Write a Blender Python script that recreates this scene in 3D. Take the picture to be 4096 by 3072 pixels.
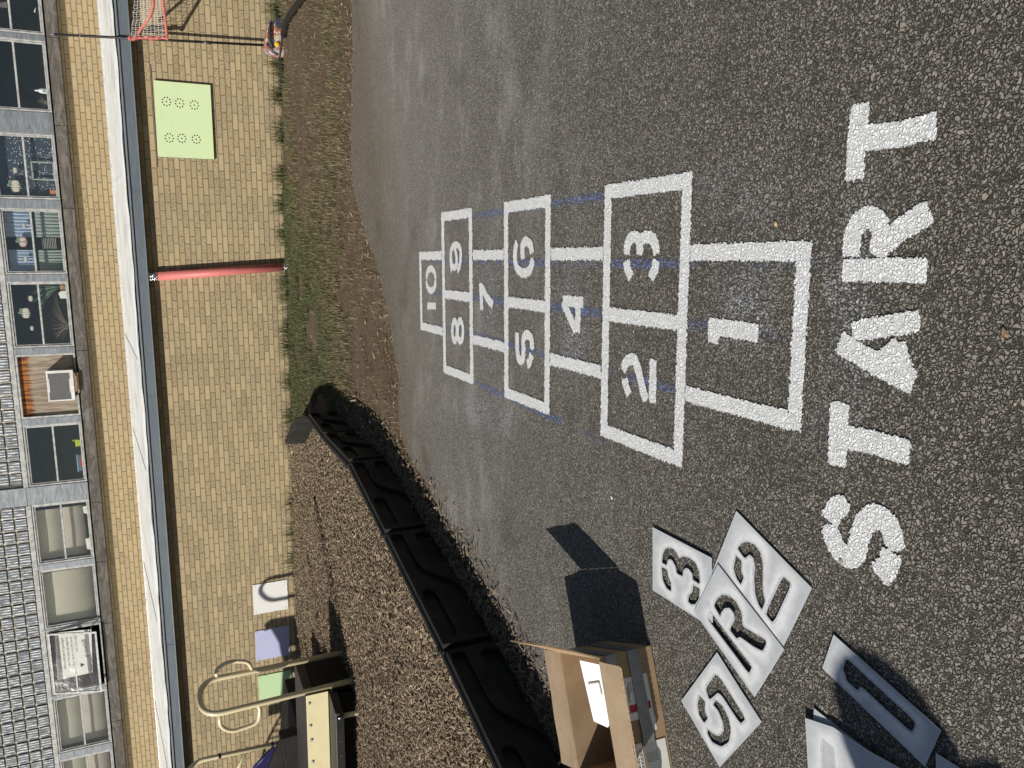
import bpy, bmesh, math, random
import numpy as np
from mathutils import Vector, Matrix
R = math.radians
rng = np.random.default_rng(7)
random.seed(7)
for o in list(bpy.data.objects): bpy.data.objects.remove(o)
S = bpy.context.scene
COL = S.collection

# ------------------------------------------------------------------ camera
EYE = 1.5
FPX, TILT, ROLL, YAW = 3134.1358, R(23.60670404), R(-4.04925122), R(-13.08399985)
_F = np.array([math.sin(YAW)*math.cos(TILT), math.cos(YAW)*math.cos(TILT), -math.sin(TILT)])
_r = np.array([math.cos(YAW), -math.sin(YAW), 0.0]); _u = np.cross(_r, _F)
_R = _r*math.cos(ROLL)+_u*math.sin(ROLL); _U = -_r*math.sin(ROLL)+_u*math.cos(ROLL)
cam = bpy.data.cameras.new('camera'); cam.sensor_width = 36; cam.lens = 36*FPX/4096
cam.clip_start = 0.05; cam.clip_end = 600
co = bpy.data.objects.new('camera', cam); COL.objects.link(co)
m = Matrix.Identity(4)
for i, a in enumerate((-_U, _R, -_F)):           # the photograph was taken with the phone on its side
    for j in range(3): m[j][i] = float(a[j])
m.translation = (0, 0, EYE); co.matrix_world = m
S.camera = co
# ------------------------------------------------------------------ light
SUN_AZ, SUN_EL = R(39), R(35)                    # the light travels towards +X sin(az), +Y cos(az)
w = bpy.data.worlds.new('World'); S.world = w; w.use_nodes = True
nt = w.node_tree; bg = nt.nodes['Background']; sky = nt.nodes.new('ShaderNodeTexSky')
sky.sky_type = 'NISHITA'; sky.sun_disc = False; sky.sun_elevation = SUN_EL; sky.sun_rotation = R(39+180)
sky.air_density = 1; sky.dust_density = .6
nt.links.new(sky.outputs[0], bg.inputs[0]); bg.inputs[1].default_value = 0.05
sl = bpy.data.lights.new('sun', 'SUN'); sl.energy = 5.0; sl.angle = R(.5); sl.color = (1, .955, .88)
so = bpy.data.objects.new('sun', sl); COL.objects.link(so)
so.rotation_euler = Vector((math.sin(SUN_AZ)*math.cos(SUN_EL), math.cos(SUN_AZ)*math.cos(SUN_EL), -math.sin(SUN_EL))).to_track_quat('-Z', 'Y').to_euler()
S.view_settings.view_transform = 'Standard'; S.view_settings.look = 'None'
S.view_settings.exposure = 0.0; S.view_settings.gamma = 1
S.cycles.max_bounces = 6; S.cycles.transparent_max_bounces = 12

# ------------------------------------------------------------------ projection of measured points into the place
def ray(x, y): return _F*FPX + _R*(1536-y) + _U*(2048-x)
def G(x, y, z=0.0):
    d = ray(x, y); t = (z-EYE)/d[2]; return np.array([d[0]*t, d[1]*t, z])
def W(x, y, Y):
    d = ray(x, y); t = Y/d[1]; return np.array([d[0]*t, Y, EYE+d[2]*t])

# ------------------------------------------------------------------ object helpers
WORLD = {}
def tag(o, label=None, cat=None, group=None, kind=None):
    if label: o['label'] = label
    if cat: o['category'] = cat
    if group: o['group'] = group
    if kind: o['kind'] = kind
    return o
def thing(name, loc, label, cat, group=None):
    o = bpy.data.objects.new(name, None); COL.objects.link(o); o.empty_display_size = .1
    o.location = loc; WORLD[o.name] = np.array(loc, float)
    return tag(o, label, cat, group)
def link_mesh(name, me, parent=None, origin=None, mats=()):
    """me holds world coordinates; the object gets an origin of its own"""
    if parent is not None: base = WORLD[parent.name]
    elif origin is not None: base = np.array(origin, float)
    else:
        n = len(me.vertices); a = np.empty(n*3); me.vertices.foreach_get('co', a); a = a.reshape(-1, 3)
        base = np.array([(a[:, 0].min()+a[:, 0].max())/2, (a[:, 1].min()+a[:, 1].max())/2, a[:, 2].min()])
    me.transform(Matrix.Translation(Vector([-float(v) for v in base])))
    for mm in mats:
        if mm: me.materials.append(mm)
    o = bpy.data.objects.new(name, me); COL.objects.link(o)
    WORLD[o.name] = base
    if parent is not None: o.parent = parent
    else: o.location = base
    return o
class MB:
    def __init__(s): s.v = []; s.f = []; s.smooth = []
    def add(s, vs, fs, sm=False):
        n = len(s.v); s.v += [tuple(map(float, q)) for q in vs]
        s.f += [tuple(n+i for i in f) for f in fs]; s.smooth += [sm]*len(fs); return s
    def box(s, x0, x1, y0, y1, z0, z1):
        v = [(x, y, z) for x in (x0, x1) for y in (y0, y1) for z in (z0, z1)]
        return s.add(v, [(0, 1, 3, 2), (4, 6, 7, 5), (0, 4, 5, 1), (2, 3, 7, 6), (0, 2, 6, 4), (1, 5, 7, 3)])
    def obox(s, c, ax, ay, az, hx, hy, hz):
        c = np.array(c, float); ax, ay, az = [np.array(a, float)/np.linalg.norm(a) for a in (ax, ay, az)]
        v = [c+i*hx*ax+j*hy*ay+k*hz*az for i in (-1, 1) for j in (-1, 1) for k in (-1, 1)]
        return s.add(v, [(0, 1, 3, 2), (4, 6, 7, 5), (0, 4, 5, 1), (2, 3, 7, 6), (0, 2, 6, 4), (1, 5, 7, 3)])
    def hexa(s, bottom, top):
        n = len(bottom); v = list(bottom)+list(top)
        return s.add(v, [tuple(range(n))[::-1], tuple(range(n, 2*n))]+[(i, (i+1) % n, n+(i+1) % n, n+i) for i in range(n)])
    def slab(s, q, thick, nrm=None):
        q = [np.array(p, float) for p in q]
        n = np.cross(q[1]-q[0], q[2]-q[0]); n /= np.linalg.norm(n)
        return s.hexa([p-n*thick/2 for p in q], [p+n*thick/2 for p in q])
    def tube(s, path, r, n=12, closed=False, cap=True, rs=None):
        P = [np.array(p, float) for p in path]; m_ = len(P); vs = []; fs = []
        up = None
        for i, p in enumerate(P):
            a = P[(i-1) % m_] if (closed or i > 0) else P[i]; b = P[(i+1) % m_] if (closed or i < m_-1) else P[i]
            t = (b-a)/np.linalg.norm(b-a)
            if up is None:
                up = np.cross(t, (0, 0, 1.)) if abs(t[2]) < .9 else np.cross(t, (1., 0, 0))
            up = up-t*(up@t); up /= np.linalg.norm(up); sd = np.cross(t, up)
            rr = rs[i] if rs is not None else r
            for k in range(n):
                an = 2*math.pi*k/n; vs.append(p+rr*(up*math.cos(an)+sd*math.sin(an)))
        for i in range(m_ if closed else m_-1):
            for k in range(n):
                a, b = i*n+k, i*n+(k+1) % n; j = ((i+1) % m_)*n
                fs.append((a, b, j+(k+1) % n, j+k))
        s.add(vs, fs, True)
        if cap and not closed:
            s.add(vs[:n], [tuple(range(n))[::-1]]); s.add(vs[-n:], [tuple(range(n))])
        return s
    def ell(s, c, r, n=16, m_=10, rot=0):
        vs = []; fs = []; c = np.array(c, float); cr, sr = math.cos(rot), math.sin(rot)
        for i in range(m_+1):
            a = math.pi*i/m_
            for k in range(n):
                b = 2*math.pi*k/n
                x, y, z = r[0]*math.sin(a)*math.cos(b), r[1]*math.sin(a)*math.sin(b), r[2]*math.cos(a)
                vs.append(c+np.array([x*cr-y*sr, x*sr+y*cr, z]))
        for i in range(m_):
            for k in range(n): fs.append((i*n+k, (i+1)*n+k, (i+1)*n+(k+1) % n, i*n+(k+1) % n))
        return s.add(vs, fs, True)
    def build(s, name, mat=None, parent=None, origin=None, bevel=0, seg=2):
        me = bpy.data.meshes.new(name); me.from_pydata(s.v, [], s.f)
        me.polygons.foreach_set('use_smooth', s.smooth)
        bm = bmesh.new(); bm.from_mesh(me); bmesh.ops.remove_doubles(bm, verts=bm.verts, dist=1e-6)
        bmesh.ops.recalc_face_normals(bm, faces=bm.faces); bm.to_mesh(me); bm.free()
        o = link_mesh(name, me, parent, origin, (mat,))
        if bevel:
            b = o.modifiers.new('bevel', 'BEVEL'); b.width = bevel; b.segments = seg; b.limit_method = 'ANGLE'
        return o
def np_mesh(name, V, F, mats, cols=None, mi=None, parent=None, origin=(0, 0, 0), smooth=False):
    V = np.asarray(V, np.float32); F = np.asarray(F, np.int32); k = F.shape[1]
    me = bpy.data.meshes.new(name); me.vertices.add(len(V)); me.vertices.foreach_set('co', V.ravel())
    me.loops.add(F.size); me.loops.foreach_set('vertex_index', F.ravel())
    me.polygons.add(len(F)); me.polygons.foreach_set('loop_start', np.arange(0, F.size, k, dtype=np.int32))
    try: me.polygons.foreach_set('loop_total', np.full(len(F), k, np.int32))
    except Exception: pass
    me.update(calc_edges=True)
    if smooth: me.polygons.foreach_set('use_smooth', np.ones(len(F), bool))
    if cols is not None:
        a = me.color_attributes.new('Col', 'FLOAT_COLOR', 'POINT')
        c4 = np.ones((len(V), 4), np.float32); c4[:, :3] = cols; a.data.foreach_set('color', c4.ravel())
    return link_mesh(name, me, parent, origin if parent is None else None, mats)
def curve_plate(name, outline, holes, thick, mat, parent=None, M=None, z=0.0):
    """flat sheet with cut-outs; outline / holes are lists of 2-D points, M maps (x,y,z) to the world"""
    cu = bpy.data.curves.new('tmp', 'CURVE'); cu.dimensions = '2D'; cu.fill_mode = 'BOTH'; cu.extrude = thick/2
    for pts in [outline]+list(holes):
        sp = cu.splines.new('POLY'); sp.points.add(len(pts)-1)
        for i, p in enumerate(pts): sp.points[i].co = (float(p[0]), float(p[1]), 0, 1)
        sp.use_cyclic_u = True
    ob = bpy.data.objects.new('tmp', cu); COL.objects.link(ob); bpy.context.view_layer.update()
    dg = bpy.context.evaluated_depsgraph_get(); me = bpy.data.meshes.new_from_object(ob.evaluated_get(dg))
    bpy.data.objects.remove(ob); bpy.data.curves.remove(cu)
    me.name = name
    me.transform(M if M is not None else Matrix.Translation((0, 0, z)))
    me.materials.clear()
    return link_mesh(name, me, parent, None, (mat,))
def text_mesh(name, body, size, M, mat, parent=None, extrude=.001, align='LEFT', shear=0, sx=1):
    cu = bpy.data.curves.new('tmp', 'FONT'); cu.body = body; cu.size = size; cu.extrude = extrude; cu.align_x = align; cu.shear = shear
    ob = bpy.data.objects.new('tmp', cu); COL.objects.link(ob); bpy.context.view_layer.update()
    dg = bpy.context.evaluated_depsgraph_get(); me = bpy.data.meshes.new_from_object(ob.evaluated_get(dg))
    bpy.data.objects.remove(ob); bpy.data.curves.remove(cu)
    me.transform(Matrix.Diagonal((sx, 1, 1, 1))); me.transform(M); me.materials.clear()
    return link_mesh(name, me, parent, None, (mat,))
def frame_matrix(o, ax, ay):
    ax = np.array(ax, float); ax /= np.linalg.norm(ax); ay = np.array(ay, float); ay -= ax*(ay@ax); ay /= np.linalg.norm(ay)
    az = np.cross(ax, ay); m_ = Matrix.Identity(4)
    for i, a in enumerate((ax, ay, az)):
        for j in range(3): m_[j][i] = float(a[j])
    m_.translation = Vector([float(v) for v in o]); return m_
def cut_poly(pts, f=.14):
    """round every corner a little"""
    P = [np.array(p, float) for p in pts]; Q = []
    for i in range(len(P)):
        a, b, c = P[i-1], P[i], P[(i+1) % len(P)]; Q += [b+(a-b)*f, b+(a-b)*f*.35+(c-b)*f*.35, b+(c-b)*f]
    return Q
def smooth_poly(pts, it=2):
    P = [np.array(p, float) for p in pts]
    for _ in range(it):
        Q = []
        for i in range(len(P)):
            a, b = P[i], P[(i+1) % len(P)]; Q += [a*.75+b*.25, a*.25+b*.75]
        P = Q
    return P

# ------------------------------------------------------------------ material helpers
class NB:
    def __init__(s, name):
        s.m = bpy.data.materials.new(name); s.m.use_nodes = True; s.t = s.m.node_tree
        s.p = s.t.nodes['Principled BSDF']; s.out = s.t.nodes['Material Output']
    def n(s, t, **k):
        nd = s.t.nodes.new(t)
        for a, b in k.items(): setattr(nd, a, b)
        return nd
    def set(s, sock, v):
        if hasattr(v, 'is_output') or isinstance(v, bpy.types.NodeSocket): s.t.links.new(v, sock)
        elif isinstance(v, (tuple, list)) and len(v) == 3 and sock.type == 'RGBA': sock.default_value = (*v, 1)
        else: sock.default_value = v
    def co(s, kind='Object', scale=None):
        c = s.n('ShaderNodeTexCoord').outputs[kind]
        if kind == 'World': pass
        if scale is None: return c
        mp = s.n('ShaderNodeMapping'); s.set(mp.inputs[0], c); mp.inputs['Scale'].default_value = scale; return mp.outputs[0]
    def pos(s, scale=None, loc=(0, 0, 0), rot=(0, 0, 0)):
        c = s.n('ShaderNodeNewGeometry').outputs['Position']
        mp = s.n('ShaderNodeMapping'); s.set(mp.inputs[0], c)
        mp.inputs['Scale'].default_value = scale or (1, 1, 1); mp.inputs['Location'].default_value = loc; mp.inputs['Rotation'].default_value = rot
        return mp.outputs[0]
    def noise(s, v, scale, det=4, rough=.5, dist=0):
        nd = s.n('ShaderNodeTexNoise'); s.set(nd.inputs['Vector'], v); nd.inputs['Scale'].default_value = scale
        nd.inputs['Detail'].default_value = det; nd.inputs['Roughness'].default_value = rough; nd.inputs['Distortion'].default_value = dist
        return nd.outputs['Fac']
    def vor(s, v, scale, feat='F1', rand=1):
        nd = s.n('ShaderNodeTexVoronoi', feature=feat); s.set(nd.inputs['Vector'], v); nd.inputs['Scale'].default_value = scale
        nd.inputs['Randomness'].default_value = rand; return nd
    def math(s, op, a, b=0.0, c=None, clamp=False):
        nd = s.n('ShaderNodeMath', operation=op, use_clamp=clamp); s.set(nd.inputs[0], a); s.set(nd.inputs[1], b)
        if c is not None: s.set(nd.inputs[2], c)
        return nd.outputs[0]
    def ramp(s, f, stops, interp='LINEAR'):
        nd = s.n('ShaderNodeValToRGB'); s.set(nd.inputs[0], f); cr = nd.color_ramp; cr.interpolation = interp
        while len(cr.elements) < len(stops): cr.elements.new(.5)
        for e, (p, c) in zip(cr.elements, stops):
            e.position = p; e.color = (*c, 1) if isinstance(c, (tuple, list)) else (c, c, c, 1)
        return nd.outputs[0]
    def mix(s, f, a, b, mode='MIX'):
        nd = s.n('ShaderNodeMix', data_type='RGBA', blend_type=mode); s.set(nd.inputs[0], f)
        s.set(nd.inputs[6], a); s.set(nd.inputs[7], b); return nd.outputs[2]
    def smooth(s, v, a, b, lo=0., hi=1.):
        nd = s.n('ShaderNodeMapRange', interpolation_type='SMOOTHSTEP'); s.set(nd.inputs[0], v)
        for i, q in enumerate((a, b, lo, hi)): nd.inputs[i+1].default_value = q
        return nd.outputs[0]
    def sep(s, v):
        nd = s.n('ShaderNodeSeparateXYZ'); s.set(nd.inputs[0], v); return nd.outputs
    def comb(s, x, y, z):
        nd = s.n('ShaderNodeCombineXYZ'); [s.set(nd.inputs[i], q) for i, q in enumerate((x, y, z))]; return nd.outputs[0]
    def bump(s, h, dist=.002, strength=1, prev=None):
        nd = s.n('ShaderNodeBump'); s.set(nd.inputs['Height'], h); nd.inputs['Distance'].default_value = dist; nd.inputs['Strength'].default_value = strength
        if prev is not None: s.set(nd.inputs['Normal'], prev)
        return nd.outputs[0]
    def fin(s, col=None, rough=None, nrm=None, metal=None, spec=None, alpha=None):
        for k, v in (('Base Color', col), ('Roughness', rough), ('Normal', nrm), ('Metallic', metal), ('Specular IOR Level', spec), ('Alpha', alpha)):
            if v is not None: s.set(s.p.inputs[k], v)
        return s.m
def simple(name, c1, c2=None, rough=.6, scale=8, bump=.0008, bscale=60, metal=0, stretch=(1, 1, 1), spec=.5, lo=.35, hi=.65):
    b = NB(name); v = b.co('Object', stretch)
    col = b.mix(b.smooth(b.noise(v, scale, 6, .6), lo, hi), c1, c2 or tuple(x*.8 for x in c1))
    rg = b.smooth(b.noise(v, scale*2.3, 3), .3, .7, max(0, rough-.1), min(1, rough+.1))
    return b.fin(col, rg, b.bump(b.noise(v, bscale, 4), bump) if bump else None, metal, spec)

def asphalt_stones(b, v):
    """height and colour of worn asphalt: sharp grey chippings set in dark bitumen"""
    nz = b.n('ShaderNodeTexNoise'); b.set(nz.inputs['Vector'], v); nz.inputs['Scale'].default_value = 60
    vv = b.mix(.012, v, nz.outputs['Color'], 'LINEAR_LIGHT')
    s1 = b.vor(vv, 104); s2 = b.vor(vv, 215)
    e1 = b.vor(vv, 104, 'DISTANCE_TO_EDGE').outputs['Distance']; e2 = b.vor(vv, 215, 'DISTANCE_TO_EDGE').outputs['Distance']
    k1 = b.sep(s1.outputs['Color']); k2 = b.sep(s2.outputs['Color'])
    big = b.math('GREATER_THAN', k1[0], .20)
    h1 = b.math('MULTIPLY', b.smooth(e1, .03, .22), b.smooth(k1[1], 0, 1, .5, 1.0))
    h2 = b.math('MULTIPLY', b.smooth(e2, .03, .25), b.smooth(k2[1], 0, 1, .2, .6))
    h = b.n('ShaderNodeMix', data_type='FLOAT'); b.set(h.inputs[0], big); b.set(h.inputs[2], h2); b.set(h.inputs[3], h1)
    return h.outputs[0], k1, k2, big
def m_asphalt():
    b = NB('asphalt'); v = b.pos(); h, k1, k2, big = asphalt_stones(b, v)
    stone = b.ramp(k1[2], [(0, (.21, .19, .16)), (.5, (.275, .253, .217)), (.9, (.325, .30, .258)), (.985, (.36, .33, .28)), (1, (.42, .38, .32))])
    fine = b.ramp(k2[2], [(0, (.135, .12, .10)), (.6, (.22, .20, .168)), (1, (.30, .275, .235))])
    col = b.mix(big, fine, stone)
    fl = b.noise(v, 420, 2, .6)
    col = b.mix(b.smooth(fl, .35, .7, 0, .35), col, (.09, .08, .065))
    col = b.mix(b.smooth(h, .02, .30), (.042, .035, .027), col)
    # large wear: dust drifting in from the soil, pale scrubbed patches, dark damp marks
    y = b.sep(v)[1]
    n1 = b.noise(b.pos((1, 1.6, 1)), .9, 6, .65); n2 = b.noise(b.pos((.5, 2.2, 1), (3, 7, 0)), 1.3, 5, .6)
    dust = b.math('MULTIPLY', b.smooth(y, 3.4, 6.6), b.smooth(n1, .36, .66))
    gap = b.smooth(h, .0, .18, .35, 1)
    col = b.mix(b.math('MULTIPLY', b.smooth(y, 1.2, 5.5, 0, .55), gap), col, (.37, .35, .315))
    col = b.mix(b.math('MULTIPLY', b.math('MULTIPLY', dust, .75), gap), col, (.40, .38, .345))
    n3 = b.noise(b.pos((.8, 1.5, 1), (1, 5, 0)), 2.0, 6, .7)
    col = b.mix(b.math('MULTIPLY', b.math('MULTIPLY', b.smooth(n3, .48, .70), b.smooth(y, 1.6, 4.2)), .45), col, (.46, .44, .40))
    brn = b.math('ADD', b.math('SUBTRACT', y, b.math('MULTIPLY', b.sep(v)[0], .43)), b.math('MULTIPLY', b.math('SUBTRACT', n1, .5), 1.5))
    col = b.mix(b.math('MULTIPLY', b.smooth(brn, 4.9, 5.9), b.smooth(b.noise(v, 24, 6, .75), .30, .60, .35, 1.0)), col, (.165, .135, .098))
    col = b.mix(b.smooth(n2, .62, .8, 0, .2), col, (.40, .38, .34))
    col = b.mix(b.smooth(b.noise(b.pos((1, 1, 1), (9, 2, 0)), 2.2, 5), .30, .42, .30, 0), col, (.045, .038, .03))
    col = b.mix(b.smooth(b.noise(b.pos((1, .5, 1), (4, 8, 0)), 11, 4), .70, .76, 0, .4), col, (.06, .05, .04))
    nrm = b.bump(h, .0042, 1.0); nrm = b.bump(fl, .0009, .6, nrm)
    return b.fin(col, b.smooth(k1[1], 0, 1, .6, .85), nrm, spec=.35)
def m_road_paint():
    b = NB('white_road_paint'); v = b.pos(); h, k1, k2, big = asphalt_stones(b, v)
    n = b.noise(v, 260, 4, .65)
    col = b.mix(b.smooth(h, .0, .12, .55, 1.0), (.30, .29, .28), (.88, .89, .88))
    col = b.mix(b.smooth(b.noise(v, 16, 5), .52, .75, 0, .25), col, (.72, .72, .71))
    nrm = b.bump(h, .0026, 1.0); nrm = b.bump(n, .0012, .8, nrm)
    return b.fin(col, .5, nrm, spec=.4)
def m_chalk(colr, dens, name):
    b = NB(name); v = b.pos()
    h, k1, k2, big = asphalt_stones(b, v)
    uv = b.sep(b.co('UV'))
    a = b.math('MULTIPLY', b.smooth(b.noise(v, 90, 5, .7), .38, .7), b.smooth(h, .15, .6))
    a = b.math('MULTIPLY', a, b.smooth(b.noise(v, 3.0, 4), .3, .6))
    at = b.n('ShaderNodeAttribute', attribute_name='Col'); a = b.math('MULTIPLY', a, b.sep(at.outputs['Vector'])[0])
    a = b.math('MULTIPLY', a, dens)
    return b.fin(colr, .9, b.bump(h, .003), spec=.1, alpha=a)
def m_brick(name, L, H, off, c1, c2, mortar, pits=True):
    b = NB(name); p = b.sep(b.pos()); x, z = p[0], p[2]
    zz = b.math('DIVIDE', b.math('SUBTRACT', z, off), H); row = b.math('FLOOR', zz)
    rnd = b.n('ShaderNodeTexWhiteNoise', noise_dimensions='1D'); b.set(rnd.inputs['W'], row)
    xx = b.math('ADD', b.math('DIVIDE', x, L), b.math('ADD', b.math('MULTIPLY', b.math('MODULO', b.math('ABSOLUTE', row), 2), .5), b.math('MULTIPLY', rnd.outputs['Value'], .07)))
    cx = b.math('FLOOR', xx); fx = b.math('SUBTRACT', xx, cx); fz = b.math('SUBTRACT', zz, row)
    jit = b.noise(b.pos(), 40, 3)
    dx = b.math('MULTIPLY', b.math('MINIMUM', fx, b.math('SUBTRACT', 1, fx)), L)
    dz = b.math('MULTIPLY', b.math('MINIMUM', fz, b.math('SUBTRACT', 1, fz)), H)
    d = b.math('ADD', b.math('MINIMUM', dx, dz), b.math('MULTIPLY', b.math('SUBTRACT', jit, .5), .003))
    face = b.smooth(d, .0028, .0064)
    wn = b.n('ShaderNodeTexWhiteNoise', noise_dimensions='3D'); b.set(wn.inputs['Vector'], b.comb(cx, row, 3.7)); r = b.sep(wn.outputs['Color'])
    col = b.mix(r[0], c1, c2)
    col = b.mix(b.math('MULTIPLY', b.math('GREATER_THAN', r[1], .93), .35), col, (.30, .21, .12))
    n = b.noise(b.pos(), 30, 6, .65)
    col = b.mix(b.smooth(n, .4, .7, 0, .22), col, tuple(q*.7 for q in c2))
    hgt = b.math('MULTIPLY', face, .006)
    pit = b.math('MULTIPLY', b.smooth(b.noise(b.pos((1, 1, .6)), 95, 2, .6), .56, .62), b.math('GREATER_THAN', r[2], .52 if pits else .9))
    col = b.mix(b.math('MULTIPLY', pit, .8), col, (.12, .085, .05))
    col = b.mix(b.math('MULTIPLY', b.math('GREATER_THAN', r[2], .52), .22), col, (.36, .29, .19))
    hgt = b.math('SUBTRACT', hgt, b.math('MULTIPLY', pit, .003))
    col = b.mix(face, mortar, col)
    big = b.noise(b.pos((1, 1, .35)), 1.1, 5, .6)
    col = b.mix(b.smooth(big, .52, .8, 0, .25), col, (.28, .22, .15))
    stk = b.noise(b.pos((5.5, 1, .22)), 1.6, 5, .65)
    col = b.mix(b.smooth(stk, .54, .76, 0, .30), col, (.22, .17, .11))
    low = b.math('MULTIPLY', b.smooth(p[2], .25, 0.0), b.smooth(b.noise(b.pos(), 5, 4), .35, .6))
    col = b.mix(b.math('MULTIPLY', low, .35), col, (.20, .16, .11))
    hgt = b.math('ADD', hgt, b.math('MULTIPLY', n, .0015))
    return b.fin(col, .85, b.bump(hgt, 1.0), spec=.25)
def m_vcol(name, rough=.8, spec=.2, bs=120, bd=.0012, stretch=(1, 1, 1)):
    b = NB(name); at = b.n('ShaderNodeAttribute', attribute_name='Col')
    v = b.co('Object', stretch); n = b.noise(v, bs, 4)
    col = b.mix(b.smooth(n, .3, .7, 0, .25), at.outputs['Color'], b.mix(1, at.outputs['Color'], (.55, .5, .45), 'MULTIPLY'))
    return b.fin(col, rough, b.bump(n, bd), spec=spec)
M = {}
M['asphalt'] = m_asphalt(); M['paint'] = m_road_paint()
M['brick_low'] = m_brick('tan_brick', .1985, .0633, .004, (.465, .365, .215), (.38, .298, .175), (.23, .185, .115))
M['brick_up'] = m_brick('golden_brick', .1902, .0678, .021, (.415, .318, .175), (.355, .27, .148), (.19, .15, .09), False)
M['metal'] = simple('weathered_aluminium', (.30, .32, .34), (.22, .235, .25), .42, 5, .0006, 30, .55, (1, 1, 6), .5)
M['frame'] = simple('pale_aluminium', (.46, .46, .44), (.30, .30, .29), .55, 14, .0008, 60, 0, spec=.3)
M['fascia'] = simple('blue_grey_fascia', (.125, .15, .172), (.105, .127, .147), .5, 4, .002, 40, 0, (1, 1, 7))
M['fascia_trim'] = simple('blue_grey_trim', (.18, .215, .25), (.15, .18, .20), .5, 6)
M['roof'] = simple('white_roof_coating', (.80, .80, .78), (.60, .60, .57), .5, 2.2, .003, 9, lo=.42, hi=.72)
M['bar'] = simple('termination_bar', (.62, .64, .68), (.50, .52, .56), .4, 8, .001, 40, .2)
M['dark'] = simple('dark_gap', (.03, .03, .03), (.02, .02, .02), .9)
M['soffit'] = simple('brown_soffit', (.05, .04, .03), (.035, .028, .02), .9)
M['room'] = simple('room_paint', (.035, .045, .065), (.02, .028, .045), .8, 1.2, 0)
M['screw'] = simple('screw_steel', (.25, .25, .26), (.12, .12, .12), .35, 60, 0, 10, .9)
M['bolt'] = simple('zinc_bolt', (.55, .60, .64), (.35, .38, .40), .28, 60, 0, 10, .95)
def m_sill():
    b = NB('weathered_concrete'); v = b.pos((1, 1, 1))
    n = b.noise(b.pos((1.2, 1, 5)), 3.2, 8, .72, 1.2); n2 = b.noise(b.pos((7, 3, 1)), 6, 6, .7)
    col = b.ramp(n, [(.30, (.05, .042, .035)), (.5, (.105, .092, .08)), (.72, (.22, .20, .175))])
    col = b.mix(b.smooth(n2, .62, .72, 0, .5), col, (.42, .40, .36))
    return b.fin(col, .9, b.bump(b.noise(v, 70, 6, .7), .006), spec=.2)
M['sill'] = m_sill()
def m_ply():
    b = NB('weathered_plywood'); v = b.pos(); z = b.sep(v)[2]
    wv = b.n('ShaderNodeTexWave', wave_type='BANDS', bands_direction='X'); b.set(wv.inputs['Vector'], b.pos((1, 1, .14)))
    wv.inputs['Scale'].default_value = 4; wv.inputs['Distortion'].default_value = 16; wv.inputs['Detail'].default_value = 5; wv.inputs['Detail Scale'].default_value = 1.6
    g = wv.outputs['Fac']; n = b.noise(b.pos((9, 1, 1)), 5, 6, .6)
    grey = b.mix(b.math('MULTIPLY', g, .8), (.30, .25, .19), (.17, .125, .085)); grey = b.mix(b.smooth(n, .45, .75, 0, .5), grey, (.42, .37, .30))
    warm = b.mix(g, (.33, .125, .03), (.09, .03, .012))
    edge = b.math('ADD', z, b.math('MULTIPLY', b.math('SUBTRACT', n, .5), .16))
    return b.fin(b.mix(b.smooth(edge, 3.32, 3.38), grey, warm), .75, b.bump(g, .002), spec=.3)
M['ply'] = m_ply()
def m_glass(name, tint, refl):
    b = NB(name); t = b.t; b.t.nodes.remove(b.p)
    tr = b.n('ShaderNodeBsdfTransparent'); tr.inputs[0].default_value = (*tint, 1)
    gl = b.n('ShaderNodeBsdfGlossy'); gl.inputs[0].default_value = (1, 1, 1, 1); gl.inputs['Roughness'].default_value = .03
    bp = b.bump(b.noise(b.pos(), 3, 3), .004); b.set(gl.inputs['Normal'], bp)
    fr = b.n('ShaderNodeLayerWeight'); fr.inputs[0].default_value = .5
    f = b.math('MULTIPLY', b.math('ADD', b.math('POWER', fr.outputs['Facing'], 4.0), .06), refl)
    mx = b.n('ShaderNodeMixShader'); b.set(mx.inputs[0], f); t.links.new(tr.outputs[0], mx.inputs[1]); t.links.new(gl.outputs[0], mx.inputs[2])
    t.links.new(mx.outputs[0], b.out.inputs[0]); return b.m
M['glass'] = m_glass('window_glass', (.95, .955, .95), .9)
def m_block():
    b = NB('ribbed_glass_block'); p = b.sep(b.pos())
    n = b.noise(b.pos((1, 1, .25)), 34, 4, .6)
    x = b.math('ADD', p[0], b.math('MULTIPLY', b.math('SUBTRACT', b.noise(b.pos(), 14, 3), .5), .02))
    rib = b.math('SINE', b.math('MULTIPLY', x, 6.2832/.042)); rib2 = b.math('SINE', b.math('MULTIPLY', p[2], 6.2832/.034))
    f = b.math('MULTIPLY', b.smooth(rib, -.1, .8), b.smooth(n, .36, .62))
    col = b.mix(f, (.15, .16, .17), (.85, .87, .88)); col = b.mix(b.math('MULTIPLY', b.smooth(rib2, .7, 1), .25), col, (.30, .32, .33))  # pale rib streaks put bright sun reflections into the colour
    hh = b.math('ADD', rib, b.math('MULTIPLY', rib2, .15))
    return b.fin(col, .22, b.bump(hh, .0035), spec=.8)
M['block'] = m_block()
M['block_edge'] = simple('dark_glass_edge', (.035, .04, .045), (.02, .022, .026), .25, 20, 0)
M['grout'] = simple('block_grout', (.78, .72, .58), (.66, .60, .48), .9, 12)
M['blind'] = simple('tan_roller_blind', (.60, .56, .44), (.55, .51, .40), .85, 2.5, .0004, 90)
M['blind_brown'] = simple('stained_blind', (.56, .50, .43), (.50, .36, .23), .85, 2.2, .0004, 90, lo=.48, hi=.70)
M['paper'] = simple('paper', (.78, .77, .72), (.70, .69, .65), .8, 10, 0)
M['ink'] = simple('ink', (.02, .02, .03), (.03, .03, .04), .6, 10, 0)
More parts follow.
